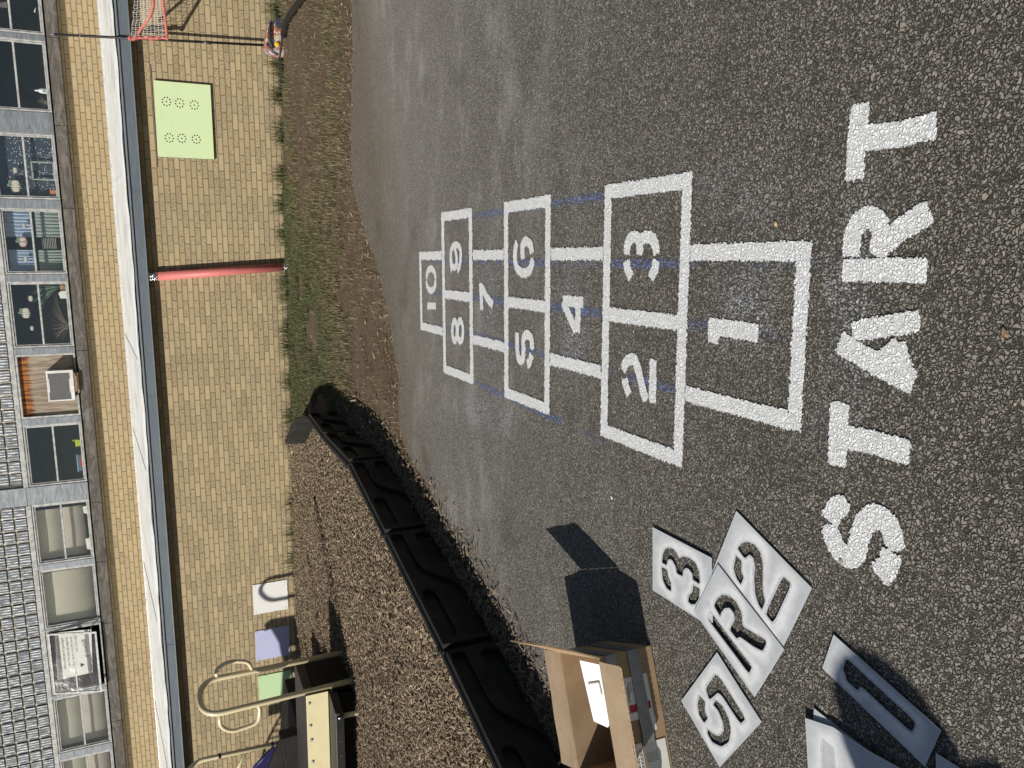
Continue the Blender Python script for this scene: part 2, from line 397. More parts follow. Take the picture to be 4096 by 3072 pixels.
def m_curtain():
    b = NB('blue_grey_curtain'); p = b.sep(b.pos())
    g = b.noise(b.pos((14, 1, .8)), 3.4, 5, .6); th = b.noise(b.pos((1, 1, 30)), 9, 3)
    col = b.mix(g, (.22, .30, .44), (.55, .64, .78)); col = b.mix(b.smooth(th, .4, .6, 0, .3), col, (.20, .26, .36))
    return b.fin(col, .9, b.bump(g, .02), spec=.1)
M['curtain'] = m_curtain()
def m_curtain2():
    b = NB('grey_green_curtain'); g = b.noise(b.pos((14, 1, .8)), 3.0, 5, .6)
    return b.fin(b.mix(g, (.19, .24, .225), (.40, .46, .43)), .9, b.bump(g, .02), spec=.1)
M['curtain2'] = m_curtain2()
def m_speck():
    b = NB('painted_reflection'); v = b.vor(b.pos((1, 1, 1.5)), 34); n = b.noise(b.pos(), 5, 3)
    k = b.math('MULTIPLY', b.math('LESS_THAN', v.outputs['Distance'], .24), b.math('GREATER_THAN', b.sep(v.outputs['Color'])[0], .35))
    return b.fin(b.mix(k, b.mix(n, (.015, .02, .03), (.03, .05, .09)), (.75, .82, .9)), .7)  # white specks paint the tree sparkle mirrored in the glass
M['speck'] = m_speck()
def m_pipe():
    b = NB('salmon_pipe_paint'); n = b.noise(b.pos((1, 1, 3)), 9, 5)
    return b.fin(b.mix(b.smooth(n, .4, .75, 0, .5), (.62, .185, .165), (.50, .14, .13)), .5, b.bump(b.noise(b.pos(), 80, 4), .001))
M['pipe'] = m_pipe()
def m_foil():
    b = NB('crinkled_foil'); v = b.vor(b.pos(), 70, 'F1')
    return b.fin((.72, .72, .72), .22, b.bump(v.outputs['Distance'], .01), 1.0)
M['foil'] = m_foil()
def m_board(name, c, chip, cs=26, thr=.68):
    b = NB(name); n = b.noise(b.pos((1, 1, 7)), cs, 5, .7); s_ = b.noise(b.pos(), 6, 5)
    col = b.mix(b.smooth(s_, .5, .8, 0, .25), c, tuple(q*.75 for q in c)); col = b.mix(b.smooth(n, thr, thr+.03), col, chip)
    return b.fin(col, .6, b.bump(n, .002))
M['board_green'] = m_board('pale_green_board_paint', (.60, .72, .41), (.40, .42, .24), 18, .80)
M['board_white'] = m_board('chipped_white_paint', (.74, .73, .70), (.26, .20, .14), 24, .70)
M['board_lilac'] = m_board('chipped_lilac_paint', (.46, .48, .68), (.26, .24, .28), 24, .71)
M['board_mint'] = m_board('chipped_mint_paint', (.50, .68, .38), (.22, .22, .14), 24, .74)
def m_plastic(name, c, c2, rough=.45):
    b = NB(name); n = b.noise(b.pos(), 7, 5); g = b.noise(b.pos(), 380, 2)
    return b.fin(b.mix(b.smooth(n, .35, .7), c, c2), rough, b.bump(g, .0008), spec=.3)
M['border'] = m_plastic('black_edging_plastic', (.012, .011, .0105), (.022, .020, .018), .72)
M['deck'] = m_plastic('dark_brown_deck_plastic', (.008, .007, .006), (.015, .012, .010), .75)
def m_step():
    b = NB('grooved_step_plastic'); wv = b.n('ShaderNodeTexWave', wave_type='BANDS', bands_direction='Y'); b.set(wv.inputs['Vector'], b.pos((.3, 1, 1)))
    wv.inputs['Scale'].default_value = 11; wv.inputs['Distortion'].default_value = 3.5; wv.inputs['Detail'].default_value = 3
    return b.fin(b.mix(wv.outputs['Fac'], (.020, .017, .014), (.055, .046, .037)), .6, b.bump(wv.outputs['Fac'], .003))
M['step'] = m_step()
M['cream'] = simple('cream_powder_coat', (.72, .63, .40), (.67, .58, .37), .32, 5, .0003, 200, spec=.6)
M['cream_board'] = simple('cream_plastic_panel', (.70, .62, .37), (.66, .58, .35), .45, 7, .0004, 200)
M['slide'] = m_plastic('indigo_slide_plastic', (.012, .010, .060), (.018, .015, .085), .4)
M['black_metal'] = simple('black_pole_paint', (.008, .008, .009), (.014, .014, .015), .5, 20, 0)
M['red_strap'] = simple('faded_red_fabric', (.58, .19, .15), (.46, .12, .10), .8, 18, .004, 45)
M['net'] = simple('white_net_cord', (.72, .70, .64), (.6, .58, .52), .8, 30, 0)
M['ac_white'] = simple('ac_casing_paint', (.66, .66, .63), (.52, .50, .46), .5, 9)
M['ac_grey'] = simple('ac_side_metal', (.20, .195, .185), (.14, .135, .125), .6, 9)
def m_fins():
    b = NB('condenser_fins'); p = b.sep(b.pos()); s_ = b.math('SINE', b.math('MULTIPLY', p[2], 6.2832/.0125))
    n = b.noise(b.pos((1, 1, 22)), 6, 4)
    return b.fin(b.mix(b.smooth(s_, -.4, .5), (.05, .05, .05), b.mix(n, (.17, .17, .17), (.32, .31, .30))), .45, b.bump(s_, .002), .4)
M['fins'] = m_fins()
M['wood'] = simple('bleached_timber', (.36, .27, .17), (.20, .12, .07), .8, 9, .002, 40, 0, (1, 1, 7))
def m_card(name, c, c2):
    b = NB(name); n = b.noise(b.pos((1, 1, 1)), 12, 6, .6); fl = b.noise(b.pos((1, 1, 1)), 260, 2)
    wv = b.math('SINE', b.math('MULTIPLY', b.sep(b.co('Object'))[2], 6.2832/.007))
    return b.fin(b.mix(b.smooth(n, .38, .7), c, c2), .8, b.bump(b.math('ADD', b.math('MULTIPLY', n, .6), b.math('MULTIPLY', wv, .05)), .0022), spec=.25)
M['card'] = m_card('brown_cardboard', (.36, .25, .15), (.30, .205, .12))
M['card_in'] = m_card('cardboard_inside', (.42, .31, .20), (.36, .26, .165))
M['card_edge'] = simple('torn_card_edge', (.52, .37, .24), (.34, .22, .13), .9, 120, .001, 300)
def m_tape():
    b = NB('silver_duct_tape'); v = b.pos(); n = b.noise(b.pos((1, 1, 1)), 8, 5, .6, 1.5); wv = b.noise(v, 900, 1)
    return b.fin(b.mix(n, (.20, .21, .22), (.30, .31, .32)), .35, b.bump(b.math('ADD', n, b.math('MULTIPLY', wv, .06)), .006), .45, .6)
M['tape'] = m_tape()
M['white_plastic'] = simple('milky_white_plastic', (.80, .80, .79), (.75, .75, .74), .35, 5, .0005, 30)
M['sheet'] = simple('stencil_plastic', (.53, .55, .57), (.51, .53, .55), .35, 5, .0002, 60)
M['film'] = m_vcol('stencil_overspray', .38, .5, 22, .0012)
M['red_print'] = simple('red_print', (.42, .02, .02), (.30, .01, .015), .5, 40, 0)
M['chip'] = m_vcol('wood_chips_mat', .85, .2, 160, .001)
M['blade'] = m_vcol('grass_blades_mat', .6, .3, 60, 0)
def m_soil(name, a, c, e, sc=1.0):
    b = NB(name); v = b.pos(); n = b.noise(v, 2.3*sc, 8, .68); f = b.noise(b.pos((.35, 1, 1)), 60, 5, .7)
    g = b.vor(v, 120)
    col = b.ramp(n, [(.3, a), (.52, c), (.75, e)]); col = b.mix(b.smooth(f, .3, .7, 0, .45), col, tuple(q*.45 for q in a))
    col = b.mix(b.math('MULTIPLY', b.math('LESS_THAN', g.outputs['Distance'], .3), b.math('GREATER_THAN', b.sep(g.outputs['Color'])[0], .9)), col, (.34, .29, .22))
    h = b.math('ADD', n, b.math('MULTIPLY', f, .35))
    return b.fin(col, .95, b.bump(h, .03), spec=.1)
M['soil'] = m_soil('dry_soil', (.105, .074, .048), (.15, .11, .073), (.205, .155, .105))
M['mulch'] = m_soil('mulch_base_mat', (.05, .034, .022), (.085, .058, .038), (.13, .09, .06), 3)
M['yard'] = m_soil('yard_ground', (.10, .09, .06), (.14, .12, .08), (.18, .15, .10))

# ================================================================== ground
def sheet(name, pts, z, mat, step=None):
    mb = MB(); mb.add([(p[0], p[1], z) for p in pts], [tuple(range(len(pts)))]); o = mb.build(name, mat, origin=(0, 0, 0)); o['kind'] = 'structure'; return o
sheet('ground', [(-150, -150), (150, -150), (150, 150), (-150, 150)], -.03, M['yard'])
edge_px = [(1385, -500), (1400, -150), (1403, 0), (1412, 220), (1400, 480), (1405, 650), (1425, 800), (1470, 950), (1520, 1100), (1560, 1300), (1590, 1500), (1592, 1700), (1640, 1830), (1705, 1950), (1790, 2110), (1890, 2290), (1990, 2450), (2080, 2620), (2150, 2800), (2240, 3072)]
E0 = [G(*p)[:2] for p in edge_px]
E = []
for a, c in zip(E0[:-1], E0[1:]):
    n = max(2, int(np.linalg.norm(c-a)/.035))
    for k in range(n):
        p = a+(c-a)*k/n; E.append(p+rng.normal(0, .009, 2)+.02*np.array([math.sin(p[0]*9+p[1]*5), math.cos(p[0]*7-p[1]*6)]))
E.append(E0[-1])
last = E0[-1]
poly = [(30, E0[0][1]+.15)]+[tuple(p) for p in E]+[(last[0]-.9, last[1]-2.2), (last[0]-1.2, -30), (30, -30)]
# asphalt sheet, triangulated from a polygon
sheet('asphalt', poly, 0, M['asphalt'])
sheet('soil_strip', [(-14, -8), (14, -8), (14, 10.62), (-14, 10.62)], -.008, M['soil'])
# border joints, measured along their lit top edges (0.3 m above the ground)
TOPH = .30
def L2(x, y): return (1400+x/1.5475, 2000+y/1.5475)
def L1(x, y): return (1100+x/3.318, 1600+y/3.318)
J = [G(*q, TOPH)[:2] for q in [L1(640, 575), L1(975, 950), L2(212, 275), L2(570, 1010), L2(935, 1800)]]
dirn = (J[4]-J[3])/np.linalg.norm(J[4]-J[3]); J[4] = J[3]+dirn*1.17
J.append(J[4]+np.array([math.cos(R(-118)), math.sin(R(-118))])*1.17); J.append(J[5]+np.array([math.cos(R(-135)), math.sin(R(-135))])*1.17)
J0 = G(*L1(432, 285), TOPH)[:2]; J = [J0]+J
JB = G(*L1(258, 300), TOPH)[:2]; JA = G(*L1(125, 590), TOPH)[:2]
print('JOINTS', [tuple(np.round(j, 2)) for j in [JA, JB]+J])
# mulch bed
bed = [(-14, 10.61), (JA[0]-.2, 10.61), (JB[0]-.05, JB[1]-.02)]+[tuple(j+np.array([-.06, 0])) for j in J]+[(-14, J[-1][1])]
bedV = [(p[0], p[1]) for p in bed]
sheet('mulch_bed', bedV, .035, M['mulch'])
def inside(P, poly):
    x, y = P[:, 0], P[:, 1]; r = np.zeros(len(P), bool); n = len(poly)
    for i in range(n):
        x1, y1 = poly[i]; x2, y2 = poly[(i+1) % n]
        c = ((y1 > y) != (y2 > y)); xi = (x2-x1)*(y-y1)/((y2-y1) if y2 != y1 else 1e-9)+x1; r ^= c & (x < xi)
    return r
def project(P):
    d = P-np.array([0, 0, EYE]); f = d@_F; return 2048-FPX*(d@_U)/f, 1536-FPX*(d@_R)/f, f
def visible(P, mx=650):
    px, py, f = project(P); return (f > .1) & (px > -mx) & (px < 4096+mx) & (py > -mx) & (py < 3072+mx)
def chips(name, pts, zb, lmin, lmax, wr, lab, thick=.004, lift=.02, shade=1.0):
    n = len(pts); L_ = rng.uniform(lmin, lmax, n)*rng.choice([.5, .8, 1, 1.4], n, p=[.25, .35, .3, .1]); Wd = L_*rng.uniform(.16, .42, n)*wr; T = rng.uniform(.4, 1.3, n)*thick
    yaw = rng.uniform(0, 2*np.pi, n); pit = rng.normal(0, .30, n); rol = rng.normal(0, .45, n)
    ax = np.stack([np.cos(yaw)*np.cos(pit), np.sin(yaw)*np.cos(pit), np.sin(pit)], 1)
    s0 = np.stack([-np.sin(yaw), np.cos(yaw), 0*yaw], 1); nz = np.cross(ax, s0)
    ay = s0*np.cos(rol)[:, None]+nz*np.sin(rol)[:, None]; az = np.cross(ax, ay)
    c = np.concatenate([pts, (zb+rng.uniform(0, lift, n)+L_*np.abs(np.sin(pit))*.35)[:, None]], 1)
    V = []
    tap = rng.uniform(.35, 1, (n, 2))
    for i, j, k in [(-1, -1, -1), (-1, 1, -1), (1, 1, -1), (1, -1, -1), (-1, -1, 1), (-1, 1, 1), (1, 1, 1), (1, -1, 1)]:
        tw = tap[:, 0] if i < 0 else tap[:, 1]
        V.append(c+ax*(i*L_/2)[:, None]+ay*(j*Wd/2*tw)[:, None]+az*(k*T/2)[:, None])
    V = np.stack(V, 1).reshape(-1, 3)
    F = np.array([(4, 5, 6, 7), (0, 3, 2, 1), (0, 4, 7, 3), (1, 2, 6, 5), (0, 1, 5, 4), (3, 7, 6, 2)]); F = (F[None]+8*np.arange(n)[:, None, None]).reshape(-1, 4)
    pal = np.array([(.31, .24, .16), (.25, .185, .12), (.38, .30, .21), (.16, .115, .078), (.48, .39, .27), (.33, .27, .20)])
    cc = pal[rng.choice(6, n, p=[.3, .25, .15, .16, .05, .09])]*rng.uniform(.75, 1.2, (n, 1))*shade
    o = np_mesh(name, V, F, (M['chip'],), np.repeat(cc, 8, 0)); tag(o, lab, 'wood chips', kind='stuff'); return o
def sample(n, x0, x1, y0, y1, test):
    P = np.stack([rng.uniform(x0, x1, n), rng.uniform(y0, y1, n)], 1); P = P[test(P)]
    return P[visible(np.concatenate([P, np.zeros((len(P), 1))], 1))]
PA = sample(420000, -9, 0, 1.0, 5.2, lambda P: inside(P, bedV)); PB = sample(310000, -10, 0, 5.2, 10.6, lambda P: inside(P, bedV))
print('chips', len(PA), len(PB))
nA = min(len(PA), 62000); nB = min(len(PB), 115000)
chips('wood_chips', np.concatenate([PA[:nA], PB[:nB]]), .035, .016, .048, 1, 'loose tan and brown wood chips filling the play area by the brick wall', .004, .03, .98)
# chips spilled along the right side of the edging
bl = J; sp = []
for a, c in zip(bl[:-1], bl[1:]):
    d = (c-a); Ln = np.linalg.norm(d); d = d/Ln; nr = np.array([-d[1], d[0]]); nr = nr if nr[0] > 0 else -nr
    k = int(Ln*1700); t = rng.uniform(0, Ln, k)
    s_ = .07+np.abs(rng.normal(0, .115, k)); sp.append(a+d*t[:, None]+nr*s_[:, None])
sp = np.concatenate(sp); sp = sp[visible(np.concatenate([sp, np.zeros((len(sp), 1))], 1))]
chips('spilled_wood_chips', sp, .004, .018, .046, 1, 'wood chips spilled in a line between the black edging and the asphalt', .003, .012, .82)
# bits of bark and straw on the soil strip
Eg = np.array(E)
def soil_edge_y(x): return np.interp(x, Eg[::-1][np.argsort(Eg[::-1][:, 0]), 0], Eg[::-1][np.argsort(Eg[::-1][:, 0]), 1])
def on_soil(P): return (P[:, 1] > soil_edge_y(P[:, 0])) & ~inside(P, bedV) & (P[:, 1] < 10.58)
Pd = sample(26000, -4.2, 3.2, 4.5, 10.6, on_soil)
ey = soil_edge_y(Pd[:, 0]); keep = rng.uniform(0, 1, len(Pd)) < (.10+.9*np.exp(-(Pd[:, 1]-ey)/.35)); Pd = Pd[keep]
chips('soil_litter', Pd, -.004, .02, .05, .8, 'bark bits and leaf litter scattered on the bare soil strip', .003, .006, .95)
Pe = sample(30000, -3.5, 3, 3.5, 8, lambda P: (P[:, 1] < soil_edge_y(P[:, 0]))); ey = soil_edge_y(Pe[:, 0])
Pe = Pe[rng.uniform(0, 1, len(Pe)) < np.exp(-(ey-Pe[:, 1])/.10)*.9]
chips('edge_litter', Pe, .003, .008, .026, .8, 'small bark crumbs lying on the asphalt beside the soil', .002, .003, 1.0)

# grass blades
def vnoise(P, sc, seed):
    r_ = np.random.default_rng(seed); T_ = r_.uniform(0, 1, (64, 64)); q = P*sc; i = np.floor(q).astype(int); f = q-i; f = f*f*(3-2*f)
    a = T_[i[:, 0] % 64, i[:, 1] % 64]; b_ = T_[(i[:, 0]+1) % 64, i[:, 1] % 64]; c = T_[i[:, 0] % 64, (i[:, 1]+1) % 64]; d = T_[(i[:, 0]+1) % 64, (i[:, 1]+1) % 64]
    return (a*(1-f[:, 0])+b_*f[:, 0])*(1-f[:, 1])+(c*(1-f[:, 0])+d*f[:, 0])*f[:, 1]
def grass(name, P, hmin, hmax, green, lab, wid=.0045, lean=.5):
    n = len(P); h = rng.uniform(hmin, hmax, n); yaw = rng.uniform(0, 2*np.pi, n); le = np.abs(rng.normal(0, lean, n)); 
    d = np.stack([np.cos(yaw), np.sin(yaw)], 1); s_ = np.stack([-d[:, 1], d[:, 0]], 1); w_ = rng.uniform(.5, 1.2, n)*wid
    z0 = np.full(n, -.008); b0 = P
    m1 = P+d*(h*le*.35)[:, None]; tip = P+d*(h*le)[:, None]
    zt = h/np.sqrt(1+le**2); V = np.stack([
        np.column_stack([b0-s_*w_[:, None]/2, z0]), np.column_stack([b0+s_*w_[:, None]/2, z0]),
        np.column_stack([m1+s_*w_[:, None]/2.4, z0+zt*.6]), np.column_stack([m1-s_*w_[:, None]/2.4, z0+zt*.6]),
        np.column_stack([tip+s_*w_[:, None]/14, z0+zt]), np.column_stack([tip-s_*w_[:, None]/14, z0+zt])], 1).reshape(-1, 3)
    F = (np.array([(0, 1, 2, 3), (3, 2, 4, 5)])[None]+6*np.arange(n)[:, None, None]).reshape(-1, 4)
    g = np.array([(.062, .088, .028), (.085, .11, .036), (.115, .125, .05), (.045, .07, .022)])[rng.integers(0, 4, n)]
    dr = np.array([(.20, .155, .085), (.15, .115, .065), (.29, .235, .14)])[rng.integers(0, 3, n)]
    gg = (rng.uniform(0, 1, n) < green)[:, None]; c = np.where(gg, g, dr)*rng.uniform(.7, 1.25, (n, 1))
    o = np_mesh(name, V, F, (M['blade'],), np.repeat(c, 6, 0)); tag(o, lab, 'grass', kind='stuff')
Pg = sample(900000, -4.2, 3.2, 5.5, 10.56, on_soil)
x_, y_ = Pg[:, 0], Pg[:, 1]; nz = vnoise(Pg, 2.3, 1)*.6+vnoise(Pg, 6.5, 2)*.4
cen = np.exp(-((x_+1.7)/1.5)**2)            # thick green turf left of the downspout
wallband = np.exp(-(10.6-y_)/.55)
far = np.clip((y_-7.6)/2.2, 0, 1)
far = np.clip((y_-7.1)/.7, 0, 1); mid = np.exp(-((y_-7.3)/.35)**2)*.55
dens = np.clip(.03+wallband*.6+cen*far*1.5+far*.20+mid, 0, 1)*np.clip((nz-.26)*3.4, 0, 1)
dens *= 1-.55*np.clip((x_+.3)/.9, 0, 1)*(1-wallband)
right_gap = np.exp(-((y_-9.1)/.55)**2)*np.clip((x_+.6)/.8, 0, 1); dens *= (1-.93*right_gap)
keep = rng.uniform(0, 1, len(Pg)) < dens*.62; Pq = Pg[keep]; gr = np.clip(.30+.62*(cen*np.clip((y_-7.5)/1.2, 0, 1)+wallband*.8)[keep], 0, .74)
print('grass', len(Pq))
grass('grass', Pq, .018, .06, gr, 'patchy green and straw grass growing between the soil and the brick wall')
# taller tufts against the wall
tc = [(x0, 10.5) for x0 in (-3.0, -2.7, -2.2, -1.75, -1.5, -1.1, -.85, -.3, .1, .45, .95, 1.4, 1.75, 2.1, 2.35, 2.6)]
Pt = np.concatenate([np.column_stack([rng.normal(a, .07, 110), np.minimum(10.57, rng.normal(c, .04, 110))]) for a, c in tc])
grass('tall_grass', Pt, .07, .24, .85, 'tall green grass blades growing up against the foot of the brick wall', .006, .7)
Ps = np.concatenate([np.column_stack([rng.normal(a, .14, 70), rng.normal(c, .07, 70)]) for a, c in [(.6, 7.6), (.1, 7.9), (1.1, 8.0), (-.6, 7.5), (.9, 7.1), (1.6, 7.4), (-.2, 7.2), (-1.3, 7.6), (.4, 8.3), (1.9, 8.2), (-1.9, 7.2), (-2.1, 7.8)]])
grass('straw_tufts', Ps, .03, .08, .12, 'dry straw coloured tufts lying over the bare soil', .004, 1.4)
Pw = np.concatenate([np.column_stack([rng.normal(a, .06, 60), np.minimum(10.56, rng.normal(10.5, .03, 60))]) for a in (-4.35, -4.75, -3.9)])
grass('mulch_weeds', Pw, .10, .30, .95, 'green weeds sprouting from the wood chips at the wall foot', .009, .8)

# ================================================================== painted markings
def seg_dist(P, a, b_):
    a = np.array(a, float); b_ = np.array(b_, float); d = b_-a; t = np.clip(((P-a)@d)/max(d@d, 1e-12), 0, 1); return np.linalg.norm(P-a-t[:, None]*d, axis=1)
def poly_dist(P, pts):
    r_ = np.full(len(P), 9.)
    for i in range(len(pts)-1): r_ = np.minimum(r_, seg_dist(P, pts[i], pts[i+1]))
    return r_
def hashn(P, sc, seed): return vnoise(P, sc, seed)-.5
def raster(name, sdf, bb, cell, z, mat, parent, rag=.0042, label=None):
    xs = np.arange(bb[0], bb[1], cell); ys = np.arange(bb[2], bb[3], cell); X, Y_ = np.meshgrid(xs, ys); P = np.column_stack([X.ravel(), Y_.ravel()])
    d = sdf(P)+(hashn(P, 120, 5)*.8+hashn(P, 260, 6)*1.0)*rag*1.3+hashn(P, 40, 8)*rag*.4
    keep = P[d < 0]; n = len(keep); h = cell/2
    key = np.round((keep-np.array([bb[0], bb[2]]))/cell).astype(int)
    nx = len(xs)+2; corners = np.stack([key+(0, 0), key+(1, 0), key+(1, 1), key+(0, 1)], 1).reshape(-1, 2)
    ids = corners[:, 1]*nx+corners[:, 0]; u, inv = np.unique(ids, return_inverse=True)
    cx = (u % nx)*cell+bb[0]-h; cy = (u//nx)*cell+bb[2]-h
    Q = np.column_stack([cx, cy]); Q += np.column_stack([hashn(Q, 330, 11), hashn(Q, 330, 12)])*cell*.8
    V = np.column_stack([Q, np.full(len(u), z)]); F = inv.reshape(-1, 4)
    o = np_mesh(name, V, F, (mat,), None, parent=parent)
    if label: o['label'] = label
    return o
HEAD = R(3.16); ou = np.array([math.cos(HEAD), math.sin(HEAD)]); ov = np.array([-math.sin(HEAD), math.cos(HEAD)]); O = np.array([-.2860, 1.505])
def loc(P): q = P-O; return q@ou, q@ov
LWD = .050
def box_frame(s0, s1, t0, t1):
    def f(P):
        s_, t_ = loc(P); o_ = np.maximum(np.maximum(s0-s_, s_-s1), np.maximum(t0-t_, t_-t1)); i_ = np.maximum(np.maximum(s0+LWD-s_, s_-s1+LWD), np.maximum(t0+LWD-t_, t_-t1+LWD))
        return np.maximum(o_, -i_)
    return f
def rail(s0, t0, t1, end=None):
    def f(P):
        s_, t_ = loc(P); return np.maximum(np.maximum(s0-s_, s_-s0-LWD), np.maximum(t0-t_, t_-t1))
    return f
def union(*fs): return lambda P: np.min([f(P) for f in fs], 0)
tt = [0, .500, 1.020, 1.455, 1.945, 2.362, 2.855, 3.295]
hs, hp = .246, .465
grid = thing('hopscotch_grid', (float(O[0]), float(O[1]), 0), 'white painted hopscotch grid of ten numbered boxes on the asphalt', 'hopscotch grid')
def cellbb(t0, t1): 
    c = [O+ou*s_+ov*t_ for s_ in (-.5, .5) for t_ in (t0-.03, t1+.03)]; c = np.array(c); return (c[:, 0].min(), c[:, 0].max(), c[:, 1].min(), c[:, 1].max())
PZ = .004
def trim(f, t0, t1):
    def g(P):
        s_, t_ = loc(P); return np.maximum(f(P), np.maximum(t0+.003-t_, t_-t1+.003))
    return g
def single(t0, t1, near=False, farr=False):
    fs = [rail(-hs, t0, t1), rail(hs-LWD, t0, t1)]
    if near: fs.append(lambda P: (lambda s_, t_: np.maximum(np.maximum(-hs-s_, s_-hs), np.maximum(t0-t_, t_-t0-LWD)))(*loc(P)))
    if farr: fs.append(lambda P: (lambda s_, t_: np.maximum(np.maximum(-hs-s_, s_-hs), np.maximum(t1-LWD*.9-t_, t_-t1)))(*loc(P)))
    return union(*fs)
raster('box_outline', trim(single(0, tt[1], near=True), -1, tt[1]), cellbb(0, tt[1]), .0045, PZ, M['paint'], grid)
raster('box_outline', union(box_frame(-hp, hp, tt[1], tt[2]), rail(-LWD/2, tt[1], tt[2])), cellbb(tt[1], tt[2]), .0045, PZ+.0003, M['paint'], grid)
raster('box_outline', trim(single(tt[2], tt[3]), tt[2], tt[3]), cellbb(tt[2], tt[3]), .0055, PZ, M['paint'], grid)
raster('box_outline', union(box_frame(-hp, hp, tt[3], tt[4]), rail(-LWD/2, tt[3], tt[4])), cellbb(tt[3], tt[4]), .0055, PZ+.0003, M['paint'], grid)
raster('box_outline', trim(single(tt[4], tt[5]), tt[4], tt[5]), cellbb(tt[4], tt[5]), .007, PZ, M['paint'], grid)
raster('box_outline', union(box_frame(-hp, hp, tt[5], tt[6]), rail(-LWD/2, tt[5], tt[6])), cellbb(tt[5], tt[6]), .007, PZ+.0003, M['paint'], grid)
raster('box_outline', trim(single(tt[6], tt[7], farr=True), tt[6], 9), cellbb(tt[6], tt[7]), .007, PZ, M['paint'], grid)
def Q5(x, y): return G(1600+x/1.3822, 700+y/1.3822)[:2]
def Q6(x, y): return G(2600+x/.92167, 600+y/.92167)[:2]
def Q7(x, y): return G(3000+x/1.6588, 300+y/1.6588)[:2]
def Qd(x, y): return G(x*1.8517, y*1.8517)[:2]
def stroke(P, pts, w_):
    """signed distance to a stroke whose open ends are cut square with slightly rounded corners"""
    n = len(pts)-1; closed = np.linalg.norm(np.array(pts[0])-np.array(pts[-1])) < w_*.5; r_ = np.full(len(P), 9.)
    for i in range(n):
        a, b_ = np.array(pts[i], float), np.array(pts[i+1], float); L_ = np.linalg.norm(b_-a); d = (b_-a)/max(L_, 1e-9); q_ = P-a; t = q_@d; lat = np.abs(q_[:, 0]*d[1]-q_[:, 1]*d[0])
        v = np.hypot(lat, np.maximum(0, np.maximum(-t, t-L_)))-w_/2; c = w_*.13
        if not closed and i == 0: v = np.where(t < c, np.hypot(np.maximum(lat-w_/2+c, 0), np.maximum(-t+c, 0))-c, v)
        if not closed and i == n-1: v = np.where(t > L_-c, np.hypot(np.maximum(lat-w_/2+c, 0), np.maximum(t-L_+c, 0))-c, v)
        r_ = np.minimum(r_, v)
    return r_
def glyph(name, strokes, q, wd, cell, label, parent, z=PZ, rag=.0035):
    ST = []
    for st in strokes:
        ww = wd
        if isinstance(st, tuple) and isinstance(st[0], (int, float)) and isinstance(st[1], list): ww, st = st
        P_ = [np.array(q(*p)) for p in st]
        if len(P_) > 4 and np.linalg.norm(P_[0]-P_[-1]) > ww*.5:      # round the bends of curved strokes
            for _ in range(2): P_ = [P_[0]]+[w_ for a_, b_ in zip(P_[:-1], P_[1:]) for w_ in (a_*.75+b_*.25, a_*.25+b_*.75)][1:-1]+[P_[-1]]
        ST.append((P_, ww))
    allp = np.array([p for s_, _ in ST for p in s_]); bb = (allp[:, 0].min()-wd, allp[:, 0].max()+wd, allp[:, 1].min()-wd, allp[:, 1].max()+wd)
    return raster(name, lambda P: np.min([stroke(P, s_, ww) for s_, ww in ST], 0), bb, cell, z, M['paint'], parent, rag, label)
NW = .042
def ellp(cx, cy, rx, ry, a0, a1, n=14): return [(cx+rx*math.cos(R(a0+(a1-a0)*k/n)), cy+ry*math.sin(R(a0+(a1-a0)*k/n))) for k in range(n+1)]
glyph('numeral', [[(218, 650), (320, 662), (405, 676)], [(240, 655), (236, 712)]], Q6, .050, .003, 'white painted numeral 1', grid)
glyph('numeral', [ellp(1285, 1080, 42, 62, 195, 300)+[(1335, 1130), (1350, 1200), (1368, 1245)], [(1405, 1018), (1402, 1258)], [(1245, 1125), (1255, 1165), (1272, 1215)]], Q5, NW, .0035, 'white painted numeral 2', grid)
glyph('numeral', [[(1258, 438), (1262, 370), (1295, 336), (1325, 352), (1332, 390), (1332, 440)], [(1332, 370), (1350, 345), (1385, 338), (1415, 370), (1424, 437)], [(1256, 475), (1264, 520), (1284, 568)], [(1422, 472), (1414, 520), (1392, 572)]], Q5, NW, .0035, 'white painted numeral 3', grid)
glyph('numeral', [[(905, 695), (1018, 706)], [(985, 675), (990, 780), (985, 868)], [(905, 700), (935, 765), (978, 862)]], Q5, NW*1.05, .0045, 'white painted numeral 4', grid)
glyph('numeral', [[(650, 868), (652, 940), (656, 1018), (685, 1030), (688, 960), (684, 905), (702, 878), (725, 890), (735, 925), (735, 965)], [(733, 990), (722, 1035), (706, 1046)]], Q5, NW*1.02, .0045, 'white painted numeral 5', grid)
glyph('numeral', [[(652, 372), (641, 405), (640, 480), (655, 528), (690, 545), (722, 530), (734, 495), (735, 470)], [(733, 435), (728, 385), (705, 362), (684, 375), (680, 420), (684, 465)]], Q5, NW*1.02, .0045, 'white painted numeral 6', grid)
glyph('numeral', [[(450, 598), (453, 675), (456, 745)], [(455, 615), (480, 670), (518, 722)]], Q5, NW*1.08, .005, 'white painted numeral 7', grid)
glyph('numeral', [ellp(306, 862, 13, 55, 0, 360, 20), ellp(337, 862, 15, 58, 0, 360, 20)], Q5, NW*.95, .0045, 'white painted numeral 8', grid)
glyph('numeral', [[(292, 528), (284, 500), (284, 430), (295, 392), (315, 385), (336, 398), (341, 440), (334, 505), (320, 528)], [(284, 440), (290, 500), (305, 515), (318, 495), (316, 440), (305, 400)]], Q5, NW*.9, .0045, 'white painted numeral 9', grid)
glyph('numeral', [[(155, 722), (202, 724)], [(158, 725), (160, 745)]], Q5, NW*.98, .0045, 'white painted figure one of the number 10', grid)
